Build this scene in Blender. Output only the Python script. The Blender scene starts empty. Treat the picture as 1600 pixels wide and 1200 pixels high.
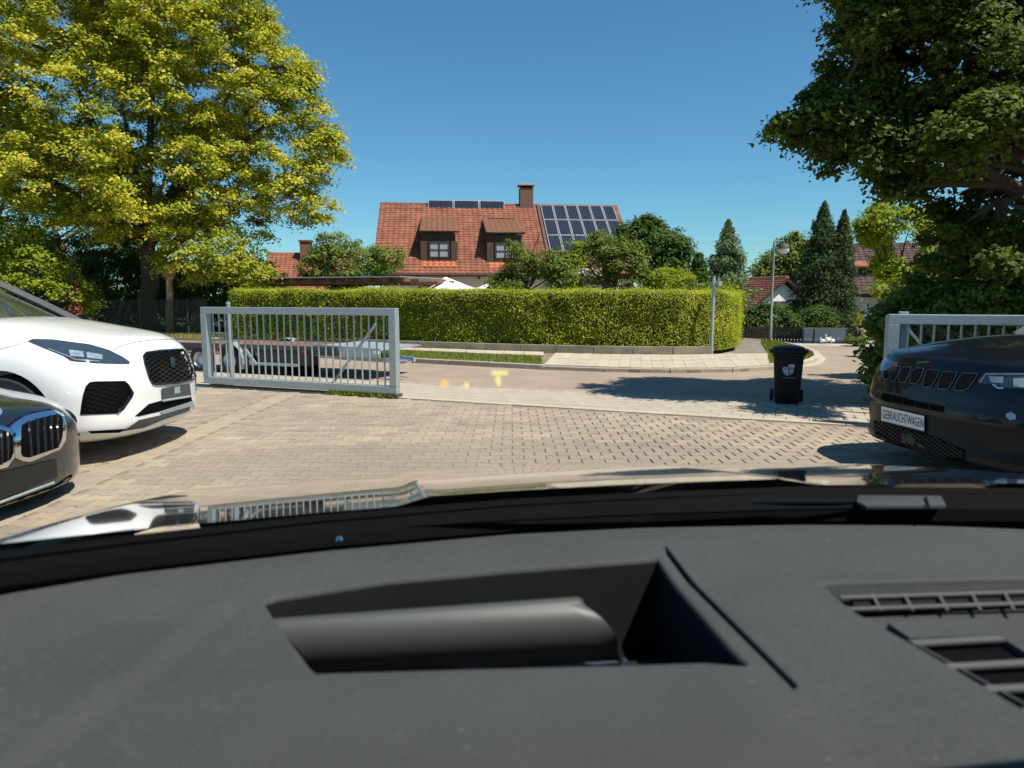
import bpy, bmesh, math, random
import numpy as np
from mathutils import Vector, Matrix, noise, geometry
from mathutils.bvhtree import BVHTree

SC = bpy.context.scene
COL = SC.collection
RNG = np.random.default_rng(7)
random.seed(7)
PI = math.pi
R = math.radians

# ---------------------------------------------------------------- camera, sky, sun, exposure
FPX = 1110.0                       # focal length in pixels of the 1600 wide photograph
EYE = Vector((0.0, 0.0, 1.4))
PITCH = math.atan(135.0 / FPX)
cam_d = bpy.data.cameras.new('camera')
cam_d.sensor_width = 36.0
cam_d.lens = 36.0 * FPX / 1600.0
cam_d.clip_start = 0.02
cam_d.clip_end = 1500.0
cam_d.dof.use_dof = True
cam_d.dof.focus_distance = 13.0
cam_d.dof.aperture_fstop = 5.0
cam = bpy.data.objects.new('camera', cam_d)
cam.location = EYE
cam.rotation_euler = (PI / 2 - PITCH, 0, 0)
COL.objects.link(cam)
SC.camera = cam

SUN_EL, SUN_AZ = R(60), R(122)     # azimuth clockwise from +Y (the view direction)
world = bpy.data.worlds.new('World')
SC.world = world
world.use_nodes = True
wn = world.node_tree
bg = wn.nodes['Background']
sky = wn.nodes.new('ShaderNodeTexSky')
sky.sky_type = 'NISHITA'
sky.sun_disc = False
sky.sun_elevation = SUN_EL
sky.sun_rotation = SUN_AZ
sky.altitude = 500
sky.air_density = 1.15
sky.dust_density = 0.0
sky.ozone_density = 10.0
tint = wn.nodes.new('ShaderNodeMix'); tint.data_type = 'RGBA'; tint.blend_type = 'MULTIPLY'   # white balance of the phone camera
tint.inputs['Factor'].default_value = 1.0; tint.inputs['B'].default_value = (0.78, 1.09, 1.03, 1)
wn.links.new(sky.outputs[0], tint.inputs['A']); wn.links.new(tint.outputs['Result'], bg.inputs['Color'])
bg.inputs['Strength'].default_value = 0.076
sun_d = bpy.data.lights.new('sun', 'SUN')
sun_d.energy = 4.6
sun_d.angle = R(0.53)
sun_d.color = (1.0, 0.95, 0.86)
sun = bpy.data.objects.new('sun', sun_d)
sv = Vector((math.sin(SUN_AZ) * math.cos(SUN_EL), math.cos(SUN_AZ) * math.cos(SUN_EL), math.sin(SUN_EL)))
sun.rotation_euler = sv.to_track_quat('Z', 'Y').to_euler()
sun.location = sv * 60
COL.objects.link(sun)
SC.view_settings.view_transform = 'Standard'
SC.view_settings.look = 'None'
SC.view_settings.exposure = 0.6
SC.view_settings.gamma = 1.0
SC.view_settings.use_curve_mapping = False
SC.render.engine = 'CYCLES'
SC.cycles.max_bounces = 8
SC.cycles.transparent_max_bounces = 12
SC.cycles.use_denoising = True

# ---------------------------------------------------------------- helpers
CP, SP = math.cos(PITCH), math.sin(PITCH)

def ray(px, py):
    x, v = (px - 800) / FPX, (600 - py) / FPX
    return Vector((x, CP + v * SP, -SP + v * CP))

def at(px, py, Y):
    d = ray(px, py)
    return EYE + d * (Y / d.y)

def gp(px, py, z=0.0):
    d = ray(px, py)
    return EYE + d * ((z - EYE.z) / d.z)

def tag(o, label=None, cat=None, group=None, kind=None):
    if label: o['label'] = label
    if cat: o['category'] = cat
    if group: o['group'] = group
    if kind: o['kind'] = kind
    return o

def empty(name, loc=(0, 0, 0), rz=0.0, label=None, cat=None, group=None):
    o = bpy.data.objects.new(name, None)
    o.empty_display_size = 0.2
    o.location = loc
    o.rotation_euler = (0, 0, rz)
    COL.objects.link(o)
    return tag(o, label, cat, group)

def link(name, me, mats, parent=None, smooth=False):
    o = bpy.data.objects.new(name, me)
    COL.objects.link(o)
    for m in (mats if isinstance(mats, (list, tuple)) else [mats]):
        me.materials.append(m)
    if parent is not None: o.parent = parent
    if smooth: me.polygons.foreach_set('use_smooth', [True] * len(me.polygons))
    return o

def share(name, me, parent=None, M=None):
    o = bpy.data.objects.new(name, me)
    COL.objects.link(o)
    if parent is not None: o.parent = parent
    if M is not None: o.matrix_local = M
    return o

def mesh_np(name, verts, faces):
    """verts (n,3); faces (m,k) all of one size"""
    verts = np.asarray(verts, dtype=np.float32); faces = np.asarray(faces, dtype=np.int32)
    me = bpy.data.meshes.new(name)
    n, k = faces.shape
    me.vertices.add(len(verts)); me.vertices.foreach_set('co', verts.ravel())
    me.loops.add(n * k); me.loops.foreach_set('vertex_index', faces.ravel())
    me.polygons.add(n); me.polygons.foreach_set('loop_start', np.arange(0, n * k, k, dtype=np.int32))
    me.update(calc_edges=True)
    return me

class MB:
    """collects shapes, builds ONE mesh object"""
    def __init__(s): s.v, s.f, s.m = [], [], []
    def add(s, vs, fs, mi=0):
        b = len(s.v)
        s.v += [tuple(p) for p in vs]
        s.f += [tuple(b + i for i in f) for f in fs]
        s.m += [mi] * len(fs)
        return s
    def box(s, c, d, rz=0, mi=0, M=None):
        x, y, z = d[0] / 2, d[1] / 2, d[2] / 2
        co, si = math.cos(rz), math.sin(rz)
        vs = []
        for sx, sy, sz in ((-1,-1,-1),(1,-1,-1),(1,1,-1),(-1,1,-1),(-1,-1,1),(1,-1,1),(1,1,1),(-1,1,1)):
            X, Y, Z = sx * x, sy * y, sz * z
            p = Vector((c[0] + co * X - si * Y, c[1] + si * X + co * Y, c[2] + Z))
            vs.append(M @ p if M is not None else p)
        return s.add(vs, [(0,3,2,1),(4,5,6,7),(0,1,5,4),(1,2,6,5),(2,3,7,6),(3,0,4,7)], mi)
    def bar(s, a, b, w, h, up=(0, 0, 1), mi=0):
        """box from a to b, width w (sideways), height h (along up)"""
        a, b = Vector(a), Vector(b); d = (b - a)
        if d.length < 1e-6: return s
        d.normalize(); u = Vector(up)
        sd = d.cross(u)
        if sd.length < 1e-4: sd = d.cross(Vector((0, 1, 0)))
        sd.normalize(); u = sd.cross(d).normalized()
        vs = []
        for p in (a, b):
            for i, j in ((-1,-1),(1,-1),(1,1),(-1,1)):
                vs.append(p + sd * (i * w / 2) + u * (j * h / 2))
        return s.add(vs, [(0,1,2,3),(7,6,5,4),(0,4,5,1),(1,5,6,2),(2,6,7,3),(3,7,4,0)], mi)
    def tube(s, pts, rad, n=8, caps=True, mi=0):
        pts = [Vector(p) for p in pts]
        rad = rad if isinstance(rad, (list, tuple)) else [rad] * len(pts)
        vs, fs = [], []
        ref = None
        for i, p in enumerate(pts):
            d = (pts[min(i + 1, len(pts) - 1)] - pts[max(i - 1, 0)])
            d = d.normalized() if d.length > 1e-9 else Vector((0, 0, 1))
            if ref is None:
                ref = d.orthogonal().normalized()
            ref = (ref - d * ref.dot(d))
            ref = ref.normalized() if ref.length > 1e-6 else d.orthogonal().normalized()
            q = d.cross(ref)
            for k in range(n):
                a = 2 * PI * k / n
                vs.append(p + (ref * math.cos(a) + q * math.sin(a)) * rad[i])
        for i in range(len(pts) - 1):
            for k in range(n):
                k2 = (k + 1) % n
                fs.append((i * n + k, i * n + k2, (i + 1) * n + k2, (i + 1) * n + k))
        if caps:
            fs.append(tuple(range(n))[::-1]); fs.append(tuple((len(pts) - 1) * n + k for k in range(n)))
        return s.add(vs, fs, mi)
    def lathe(s, prof, n=24, M=None, mi=0):
        """prof list of (r,z) about the z axis"""
        vs, fs = [], []
        for r, z in prof:
            for k in range(n):
                a = 2 * PI * k / n
                p = Vector((r * math.cos(a), r * math.sin(a), z))
                vs.append(M @ p if M is not None else p)
        for i in range(len(prof) - 1):
            for k in range(n):
                k2 = (k + 1) % n
                fs.append((i * n + k, i * n + k2, (i + 1) * n + k2, (i + 1) * n + k))
        return s.add(vs, fs, mi)
    def prism(s, poly, z0, z1, mi=0):
        n = len(poly)
        vs = [(p[0], p[1], z0) for p in poly] + [(p[0], p[1], z1) for p in poly]
        fs = [tuple(range(n))[::-1], tuple(range(n, 2 * n))] + [(i, (i + 1) % n, n + (i + 1) % n, n + i) for i in range(n)]
        return s.add(vs, fs, mi)
    def slab(s, quad, nrm, t, mi=0):
        """polygon in 3D given thickness t along nrm"""
        nrm = Vector(nrm) * t; n = len(quad)
        vs = [Vector(p) for p in quad] + [Vector(p) + nrm for p in quad]
        fs = [tuple(range(n))[::-1], tuple(range(n, 2 * n))] + [(i, (i + 1) % n, n + (i + 1) % n, n + i) for i in range(n)]
        return s.add(vs, fs, mi)
    def grid(s, P, mi=0, flip=False):
        """P[i][j] points"""
        ni, nj = len(P), len(P[0])
        vs = [p for r in P for p in r]
        fs = []
        for i in range(ni - 1):
            for j in range(nj - 1):
                q = (i * nj + j, i * nj + j + 1, (i + 1) * nj + j + 1, (i + 1) * nj + j)
                fs.append(q[::-1] if flip else q)
        return s.add(vs, fs, mi)
    def build(s, name, mats, parent=None, smooth=False, bevel=0.0, fix=True):
        me = bpy.data.meshes.new(name)
        me.from_pydata(s.v, [], s.f)
        me.polygons.foreach_set('material_index', s.m)
        me.update()
        if fix:
            bm = bmesh.new(); bm.from_mesh(me)
            bmesh.ops.recalc_face_normals(bm, faces=bm.faces)
            if bevel > 0:
                es = [e for e in bm.edges if len(e.link_faces) == 2 and e.calc_face_angle(0) > 0.6]
                bmesh.ops.bevel(bm, geom=es, offset=bevel, segments=2, profile=0.6, affect='EDGES', clamp_overlap=True)
            bm.to_mesh(me); bm.free()
        o = link(name, me, mats, parent, False)
        if smooth:
            sm(o, R(40))
        return o

def sm(o, ang=R(40)):
    me = o.data
    me.polygons.foreach_set('use_smooth', [True] * len(me.polygons))
    try: me.set_sharp_from_angle(angle=ang)
    except Exception: pass
    return o

# ---------------------------------------------------------------- materials
def mat(name, col, rough=0.6, metal=0.0, var=0.12, scale=8.0, bump=0.0, bscale=60.0, spec=0.5, coat=0.0, rnd=0.0, detail=6.0, col2=None, emit=None):
    m = bpy.data.materials.new(name); m.use_nodes = True
    nt = m.node_tree; b = nt.nodes['Principled BSDF']
    b.inputs['Roughness'].default_value = rough
    b.inputs['Metallic'].default_value = metal
    b.inputs['Specular IOR Level'].default_value = spec
    b.inputs['Coat Weight'].default_value = coat
    b.inputs['Coat Roughness'].default_value = 0.03
    c = Vector(col[:3])
    tc = nt.nodes.new('ShaderNodeTexCoord')
    if var > 0 or col2 is not None:
        no = nt.nodes.new('ShaderNodeTexNoise'); no.inputs['Scale'].default_value = scale
        no.inputs['Detail'].default_value = detail; no.inputs['Roughness'].default_value = 0.62
        nt.links.new(tc.outputs['Object'], no.inputs['Vector'])
        rp = nt.nodes.new('ShaderNodeValToRGB')
        c2 = Vector(col2[:3]) if col2 is not None else c * (1 + var)
        rp.color_ramp.elements[0].position = 0.3; rp.color_ramp.elements[0].color = (*(c * (1 - var)), 1)
        rp.color_ramp.elements[1].position = 0.7; rp.color_ramp.elements[1].color = (*c2, 1)
        nt.links.new(no.outputs['Fac'], rp.inputs[0])
        out = rp.outputs[0]
        if rnd > 0:
            oi = nt.nodes.new('ShaderNodeObjectInfo')
            mr = nt.nodes.new('ShaderNodeMapRange')
            mr.inputs['To Min'].default_value = 1 - rnd; mr.inputs['To Max'].default_value = 1 + rnd
            nt.links.new(oi.outputs['Random'], mr.inputs['Value'])
            mx = nt.nodes.new('ShaderNodeMix'); mx.data_type = 'RGBA'; mx.blend_type = 'MULTIPLY'
            mx.inputs['Factor'].default_value = 1
            nt.links.new(out, mx.inputs['A']); nt.links.new(mr.outputs[0], mx.inputs['B'])
            out = mx.outputs['Result']
        nt.links.new(out, b.inputs['Base Color'])
    else:
        b.inputs['Base Color'].default_value = (*c, 1)
    if bump > 0:
        n2 = nt.nodes.new('ShaderNodeTexNoise'); n2.inputs['Scale'].default_value = bscale; n2.inputs['Detail'].default_value = 4
        nt.links.new(tc.outputs['Object'], n2.inputs['Vector'])
        bp = nt.nodes.new('ShaderNodeBump'); bp.inputs['Strength'].default_value = bump; bp.inputs['Distance'].default_value = 0.01
        nt.links.new(n2.outputs['Fac'], bp.inputs['Height']); nt.links.new(bp.outputs[0], b.inputs['Normal'])
    if emit:
        b.inputs['Emission Color'].default_value = (*emit[:3], 1); b.inputs['Emission Strength'].default_value = emit[3]
    return m

def leaf_mat(name, cols, trans=0.35, rough=0.5, tcol=1.3):
    """colour by the leaf's own random value: cols = [(pos, rgb), ...]"""
    m = bpy.data.materials.new(name); m.use_nodes = True
    nt = m.node_tree; b = nt.nodes['Principled BSDF']; out = nt.nodes['Material Output']
    a = nt.nodes.new('ShaderNodeAttribute'); a.attribute_name = 'tint'
    rp = nt.nodes.new('ShaderNodeValToRGB')
    el = rp.color_ramp.elements
    while len(el) < len(cols): el.new(0.5)
    for e, (p, c) in zip(el, cols): e.position = p; e.color = (*c, 1)
    nt.links.new(a.outputs['Fac'], rp.inputs[0])
    nt.links.new(rp.outputs[0], b.inputs['Base Color'])
    b.inputs['Roughness'].default_value = rough + .1; b.inputs['Specular IOR Level'].default_value = 0.2
    t = nt.nodes.new('ShaderNodeBsdfTranslucent')
    mx = nt.nodes.new('ShaderNodeMix'); mx.data_type = 'RGBA'; mx.blend_type = 'MULTIPLY'; mx.inputs['Factor'].default_value = 1
    mx.inputs['B'].default_value = (tcol * 1.05, tcol * 1.1, tcol * 0.5, 1)
    nt.links.new(rp.outputs[0], mx.inputs['A']); nt.links.new(mx.outputs['Result'], t.inputs['Color'])
    ms = nt.nodes.new('ShaderNodeMixShader'); ms.inputs[0].default_value = trans
    nt.links.new(b.outputs[0], ms.inputs[1]); nt.links.new(t.outputs[0], ms.inputs[2])
    nt.links.new(ms.outputs[0], out.inputs['Surface'])
    return m

M = dict(
    soil=mat('garden_soil', (0.12, 0.12, 0.045), 0.95, scale=0.6, var=0.3),
    joint=mat('joint_sand', (0.215, 0.17, 0.112), 0.95, scale=4, var=0.3),
    paver=mat('concrete_paver', (0.318, 0.264, 0.199), 0.9, scale=3.0, var=0.12, bump=0.35, bscale=170, rnd=0.06, spec=0.2),
    gutter=mat('gutter_concrete', (0.325, 0.268, 0.198), 0.9, scale=5, var=0.15, bump=0.3, bscale=120, rnd=0.06, spec=0.2),
    pale=mat('pale_concrete', (0.44, 0.375, 0.285), 0.9, scale=4, var=0.14, bump=0.25, bscale=120, rnd=0.06, spec=0.2),
    pale2=mat('grey_concrete', (0.375, 0.32, 0.245), 0.9, scale=2.5, var=0.16, bump=0.25, bscale=120, rnd=0.06, spec=0.2),
    kerb=mat('kerb_concrete', (0.34, 0.29, 0.225), 0.9, scale=6, var=0.2, bump=0.25, bscale=100, rnd=0.08, spec=0.2),
    wallc=mat('old_concrete', (0.27, 0.235, 0.17), 0.95, scale=3, var=0.3, bump=0.3, bscale=50),
    asphalt=mat('reddish_asphalt', (0.305, 0.236, 0.178), 0.9, scale=1.1, var=0.13, bump=0.35, bscale=220, spec=0.25),
    path=mat('path_asphalt', (0.20, 0.16, 0.13), 0.95, scale=2, var=0.2, bump=0.3, bscale=200),
    galv=mat('galvanised_steel', (0.40, 0.45, 0.455), 0.5, 0.5, scale=40, var=0.12, detail=3),
    galv2=mat('grey_painted_steel', (0.36, 0.41, 0.43), 0.55, 0.2, scale=20, var=0.1),
    lamp_pole=mat('grey_green_lamp_paint', (0.20, 0.225, 0.20), 0.6, 0.1, scale=20, var=0.1),
    wire=mat('dark_fence_wire', (0.05, 0.065, 0.05), 0.6, 0.2, var=0),
    bark=mat('dark_bark', (0.085, 0.062, 0.042), 0.95, scale=14, var=0.4, bump=0.8, bscale=25),
    bark2=mat('pale_bark', (0.30, 0.215, 0.12), 0.95, scale=14, var=0.4, bump=0.7, bscale=25),
    rust_tile=mat('red_roof_tile', (0.24, 0.082, 0.047), 0.9, scale=1.3, var=0.28, col2=(0.37, 0.135, 0.078)),
    brown_tile=mat('brown_roof_tile', (0.105, 0.062, 0.053), 0.85, scale=3, var=0.3),
    dark_tile=mat('weathered_roof_tile', (0.20, 0.088, 0.055), 0.9, scale=14, var=0.45),
    new_tile=mat('fresh_orange_tile', (0.55, 0.14, 0.055), 0.8, scale=4, var=0.15),
    render=mat('cream_render', (0.66, 0.60, 0.47), 0.9, scale=2, var=0.06, bump=0.1),
    white_wall=mat('white_render', (0.78, 0.75, 0.68), 0.9, scale=2, var=0.05, bump=0.1),
    brick=mat('chimney_brick', (0.17, 0.09, 0.065), 0.9, scale=10, var=0.3, bump=0.4, bscale=40),
    dark_wood=mat('dark_stained_wood', (0.04, 0.026, 0.017), 0.7, scale=6, var=0.3),
    wood=mat('weathered_brown_wood', (0.17, 0.095, 0.055), 0.85, scale=5, var=0.4, bump=0.3, bscale=30),
    shutter=mat('brown_shutter_wood', (0.085, 0.05, 0.032), 0.85, scale=5, var=0.35),
    grey_wood=mat('dark_fence_wood', (0.07, 0.05, 0.038), 0.9, scale=5, var=0.35),
    alu=mat('panel_aluminium', (0.30, 0.31, 0.33), 0.65, 0.0, var=0),
    glass=mat('window_glass', (0.10, 0.13, 0.16), 0.06, 0.0, var=0, spec=0.9),
    curtain=mat('net_curtain', (0.30, 0.33, 0.36), 0.8, var=0.1, scale=20),
    canvas=mat('parasol_canvas', (0.85, 0.74, 0.66), 0.9, var=0.05, scale=2),
    bin=mat('bin_plastic', (0.004, 0.005, 0.0075), 0.5, var=0.2, scale=5, spec=0.25),
    rubber=mat('tyre_rubber', (0.018, 0.018, 0.018), 0.85, var=0.2, scale=20),
    print=mat('emblem_print', (0.38, 0.45, 0.50), 0.6, var=0.05),
    print_blue=mat('emblem_print_blue', (0.10, 0.17, 0.24), 0.6, var=0.05),
    white=mat('white_plastic', (0.8, 0.8, 0.78), 0.5, var=0.0),
    lamp_glass=mat('lamp_globe_glass', (0.75, 0.75, 0.72), 0.25, var=0.0),
    red_glass=mat('red_lens', (0.35, 0.02, 0.015), 0.2, var=0),
    paint_white=mat('white_car_paint', (0.80, 0.79, 0.76), 0.35, var=0.0, coat=1.0, spec=0.5),
    paint_black=mat('black_car_paint', (0.009, 0.011, 0.015), 0.25, 0.0, var=0.0, coat=1.0, spec=0.6),
    paint_blue=mat('midnight_blue_car_paint', (0.005, 0.007, 0.012), 0.3, 0.0, var=0.0, coat=0.55, spec=0.15),
    bonnet=mat('glossy_black_bonnet_paint', (0.012, 0.013, 0.015), 0.08, 0.0, var=0.0, coat=1.0, spec=1.0),
    gloss_black=mat('gloss_black_plastic', (0.008, 0.008, 0.009), 0.12, var=0, spec=0.5),
    black=mat('black_plastic', (0.013, 0.013, 0.014), 0.55, var=0.2, scale=30),
    headliner=mat('headliner_fabric', (0.16, 0.16, 0.155), 0.95, scale=30, var=0.1),
    deep=mat('deep_black', (0.0022, 0.0022, 0.0026), 0.8, var=0, spec=0.08),
    dark_trim=mat('dark_grey_trim', (0.06, 0.062, 0.065), 0.6, var=0.15, scale=20),
    chrome=mat('chrome', (0.82, 0.83, 0.85), 0.09, 1.0, var=0),
    dchrome=mat('dark_chrome', (0.14, 0.14, 0.15), 0.35, 0.9, var=0),
    lens=mat('smoked_lamp_lens', (0.035, 0.05, 0.065), 0.05, 0.0, var=0, coat=1.0, spec=0.8),
    lens_clear=mat('clear_lamp_lens', (0.30, 0.36, 0.40), 0.07, 0.25, var=0.3, scale=25, coat=1.0),
    car_glass=mat('car_window_glass', (0.035, 0.045, 0.04), 0.03, 0.0, var=0, spec=0.9, coat=0.5),
    plate=mat('plate_white', (0.72, 0.74, 0.74), 0.4, var=0.03),
    plate_txt=mat('plate_black', (0.02, 0.02, 0.022), 0.5, var=0),
    rim=mat('alloy_rim', (0.45, 0.46, 0.48), 0.3, 0.9, var=0.05),
    dash=mat('soft_dash_plastic', (0.051, 0.052, 0.051), 0.75, var=0.10, scale=5, bump=0.25, bscale=900, spec=0.25),
    dash_dark=mat('dark_dash_plastic', (0.012, 0.012, 0.0135), 0.7, var=0.1, scale=8, spec=0.2),
    visor=mat('satin_grey_plastic', (0.056, 0.058, 0.057), 0.45, var=0.06, scale=3, spec=0.35),
    vent=mat('vent_slat_plastic', (0.095, 0.090, 0.082), 0.45, var=0.05, scale=8, spec=0.5),
    mirror=mat('display_mirror', (0.10, 0.12, 0.20), 0.15, 0.6, var=0.3, scale=30),
    tarp=mat('truck_side_box', (0.07, 0.055, 0.048), 0.7, var=0.3, scale=5),
    hud=mat('display_light', (0.02, 0.02, 0.01), 0.5, var=0, emit=(0.95, 0.85, 0.28, 0.75)),
    hud_orange=mat('display_warning_light', (0.02, 0.01, 0.0), 0.5, var=0, emit=(1.0, 0.45, 0.12, 0.95)),
)
# clear windscreen glass: light passes straight through
g_ = bpy.data.materials.new('clear_windscreen_glass'); g_.use_nodes = True
t_ = g_.node_tree.nodes.new('ShaderNodeBsdfTransparent'); t_.inputs[0].default_value = (0.955, 0.965, 0.96, 1)
g_.node_tree.links.new(t_.outputs[0], g_.node_tree.nodes['Material Output'].inputs['Surface'])
M['screen'] = g_
# solar cells: dark glass with a fine light grid
s_ = bpy.data.materials.new('solar_cells'); s_.use_nodes = True
nt = s_.node_tree; b_ = nt.nodes['Principled BSDF']
tc_ = nt.nodes.new('ShaderNodeTexCoord'); br = nt.nodes.new('ShaderNodeTexBrick')
br.offset = 0.0; br.inputs['Scale'].default_value = 6.0
br.inputs['Color1'].default_value = (0.016, 0.020, 0.032, 1); br.inputs['Color2'].default_value = (0.022, 0.026, 0.038, 1)
br.inputs['Mortar'].default_value = (0.17, 0.18, 0.20, 1); br.inputs['Mortar Size'].default_value = 0.012
br.inputs['Brick Width'].default_value = 1.0; br.inputs['Row Height'].default_value = 1.0
nt.links.new(tc_.outputs['Object'], br.inputs['Vector']); nt.links.new(br.outputs['Color'], b_.inputs['Base Color'])
b_.inputs['Roughness'].default_value = 0.1; b_.inputs['Specular IOR Level'].default_value = 0.35
M['solar'] = s_

L = dict(
    linden=leaf_mat('flowering_linden_leaves', [(0.0, (0.08, 0.13, 0.010)), (0.25, (0.18, 0.23, 0.014)), (0.5, (0.40, 0.385, 0.028)), (1.0, (0.68, 0.60, 0.09))], 0.38),
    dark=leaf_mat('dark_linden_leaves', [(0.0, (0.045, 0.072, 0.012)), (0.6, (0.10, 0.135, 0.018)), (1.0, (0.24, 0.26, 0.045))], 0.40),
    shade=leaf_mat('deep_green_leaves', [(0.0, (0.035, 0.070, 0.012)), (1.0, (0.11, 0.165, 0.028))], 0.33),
    mid=leaf_mat('mid_green_leaves', [(0.0, (0.07, 0.115, 0.016)), (1.0, (0.22, 0.26, 0.045))], 0.3),
    lime=leaf_mat('lime_green_leaves', [(0.0, (0.14, 0.20, 0.014)), (1.0, (0.38, 0.42, 0.035))], 0.42),
    yellow=leaf_mat('yellow_green_leaves', [(0.0, (0.14, 0.19, 0.014)), (0.7, (0.36, 0.37, 0.03)), (1.0, (0.62, 0.55, 0.08))], 0.35),
    gold=leaf_mat('golden_leaves', [(0.0, (0.35, 0.30, 0.02)), (1.0, (0.6, 0.5, 0.05))], 0.3),
    thuja=leaf_mat('thuja_hedge_leaves', [(0.0, (0.18, 0.21, 0.02)), (0.6, (0.34, 0.365, 0.03)), (1.0, (0.52, 0.51, 0.05))], 0.33),
    spruce=leaf_mat('spruce_needles', [(0.0, (0.030, 0.050, 0.016)), (1.0, (0.09, 0.125, 0.04))], 0.1, 0.6),
    spruce2=leaf_mat('pale_conifer_needles', [(0.0, (0.085, 0.125, 0.05)), (1.0, (0.22, 0.27, 0.12))], 0.15, 0.6),
    brown=leaf_mat('dead_brown_leaves', [(0.0, (0.16, 0.06, 0.03)), (1.0, (0.30, 0.12, 0.06))], 0.2),
    flower=leaf_mat('white_blossom', [(0.0, (0.55, 0.50, 0.44)), (1.0, (0.8, 0.76, 0.70))], 0.2),
    grass=leaf_mat('grass_blades', [(0.0, (0.10, 0.15, 0.016)), (0.8, (0.22, 0.26, 0.035)), (1.0, (0.36, 0.33, 0.10))], 0.3),
    dry=leaf_mat('dry_grass_blades', [(0.0, (0.20, 0.17, 0.06)), (1.0, (0.38, 0.32, 0.13))], 0.2),
)

# lint and dust on the soft dashboard skin, with a fine moulded grain
nt = M['dash'].node_tree; b_ = nt.nodes['Principled BSDF']; src = b_.inputs['Base Color'].links[0].from_socket
tc_ = nt.nodes.new('ShaderNodeTexCoord'); vo = nt.nodes.new('ShaderNodeTexVoronoi'); vo.inputs['Scale'].default_value = 55
nt.links.new(tc_.outputs['Object'], vo.inputs['Vector'])
lt_ = nt.nodes.new('ShaderNodeMath'); lt_.operation = 'LESS_THAN'; lt_.inputs[1].default_value = 0.085; nt.links.new(vo.outputs['Distance'], lt_.inputs[0])
sc_ = nt.nodes.new('ShaderNodeSeparateColor'); nt.links.new(vo.outputs['Color'], sc_.inputs[0])
gt_ = nt.nodes.new('ShaderNodeMath'); gt_.operation = 'GREATER_THAN'; gt_.inputs[1].default_value = 0.80; nt.links.new(sc_.outputs[0], gt_.inputs[0])
mu_ = nt.nodes.new('ShaderNodeMath'); mu_.operation = 'MULTIPLY'; nt.links.new(lt_.outputs[0], mu_.inputs[0]); nt.links.new(gt_.outputs[0], mu_.inputs[1])
gn = nt.nodes.new('ShaderNodeTexNoise'); gn.inputs['Scale'].default_value = 330; gn.inputs['Detail'].default_value = 3; nt.links.new(tc_.outputs['Object'], gn.inputs['Vector'])
gr = nt.nodes.new('ShaderNodeMapRange'); gr.inputs['From Min'].default_value = .3; gr.inputs['From Max'].default_value = .7; gr.inputs['To Min'].default_value = .78; gr.inputs['To Max'].default_value = 1.22; nt.links.new(gn.outputs['Fac'], gr.inputs['Value'])
m1 = nt.nodes.new('ShaderNodeMix'); m1.data_type = 'RGBA'; m1.blend_type = 'MULTIPLY'; m1.inputs['Factor'].default_value = 1; nt.links.new(src, m1.inputs['A']); nt.links.new(gr.outputs[0], m1.inputs['B'])
m2 = nt.nodes.new('ShaderNodeMix'); m2.data_type = 'RGBA'; m2.inputs['B'].default_value = (.13, .13, .125, 1); nt.links.new(mu_.outputs[0], m2.inputs['Factor']); nt.links.new(m1.outputs['Result'], m2.inputs['A'])
nt.links.new(m2.outputs['Result'], b_.inputs['Base Color'])
# ---------------------------------------------------------------- plant builders
def unit(a):
    return a / np.maximum(np.linalg.norm(a, axis=1, keepdims=True), 1e-9)

def leaf_mesh(name, P, N, size, aspect=0.62, jit=0.35, fold=False, along=None):
    """one small face (or a folded pair) per leaf, at points P facing N"""
    n = len(P)
    P = np.asarray(P, float)
    size = size * RNG.uniform(1 - jit, 1 + jit, n)[:, None]
    N = unit(N)
    T = along if along is not None else RNG.normal(size=(n, 3))
    T = unit(T - N * np.sum(T * N, 1, keepdims=True))
    B = np.cross(N, T)
    h = size * 0.5; w = h * aspect
    if fold:
        dn = N * size * 0.14
        V = np.stack([P - T * h, P - T * h * 0.35 + B * w - dn, P + T * h * 0.25 + B * w * 0.85 - dn, P + T * h,
                      P + T * h * 0.25 - B * w * 0.85 - dn, P - T * h * 0.35 - B * w - dn], 1).reshape(-1, 3)
        b = (np.arange(n) * 6)[:, None]
        F = np.concatenate([b + np.array([0, 1, 2, 3]), b + np.array([0, 3, 4, 5])], 1).reshape(-1, 4)
        rep = 2
    else:
        V = np.stack([P - T * h, P + B * w - T * h * 0.1, P + T * h, P - B * w - T * h * 0.1], 1).reshape(-1, 3)
        b = (np.arange(n) * 4)[:, None]
        F = b + np.array([0, 1, 2, 3]); rep = 1
    me = mesh_np(name, V, F)
    return me, rep

def add_tint(me, t):
    a = me.attributes.new('tint', 'FLOAT', 'FACE')
    a.data.foreach_set('value', np.asarray(t, np.float32))

def lobes_points(lobes, n, shell=0.55, gap=-0.25, freq=0.5, seed=0):
    """points in the outer part of a union of ellipsoids (cx,cy,cz,rx,ry,rz)"""
    lb = np.array(lobes, float)
    vol = (lb[:, 3] * lb[:, 4] * lb[:, 5]) ** 0.75
    out = []
    while len(out) < n:
        i = RNG.choice(len(lb), p=vol / vol.sum())
        d = RNG.normal(size=3); d /= np.linalg.norm(d)
        r = shell + (1 - shell) * RNG.random() ** 0.6
        p = lb[i, :3] + d * r * lb[i, 3:]
        # leave out what lies deep inside another lobe
        deep = False
        for j in range(len(lb)):
            if j != i and np.sum(((p - lb[j, :3]) / lb[j, 3:]) ** 2) < (shell * 0.75) ** 2:
                deep = True; break
        if deep and RNG.random() < 0.75: continue
        if noise.noise(Vector(p * freq) + Vector((seed, seed * 2.3, 0))) < gap: continue
        out.append((p, d))
    return np.array([o[0] for o in out]), np.array([o[1] for o in out])

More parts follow.
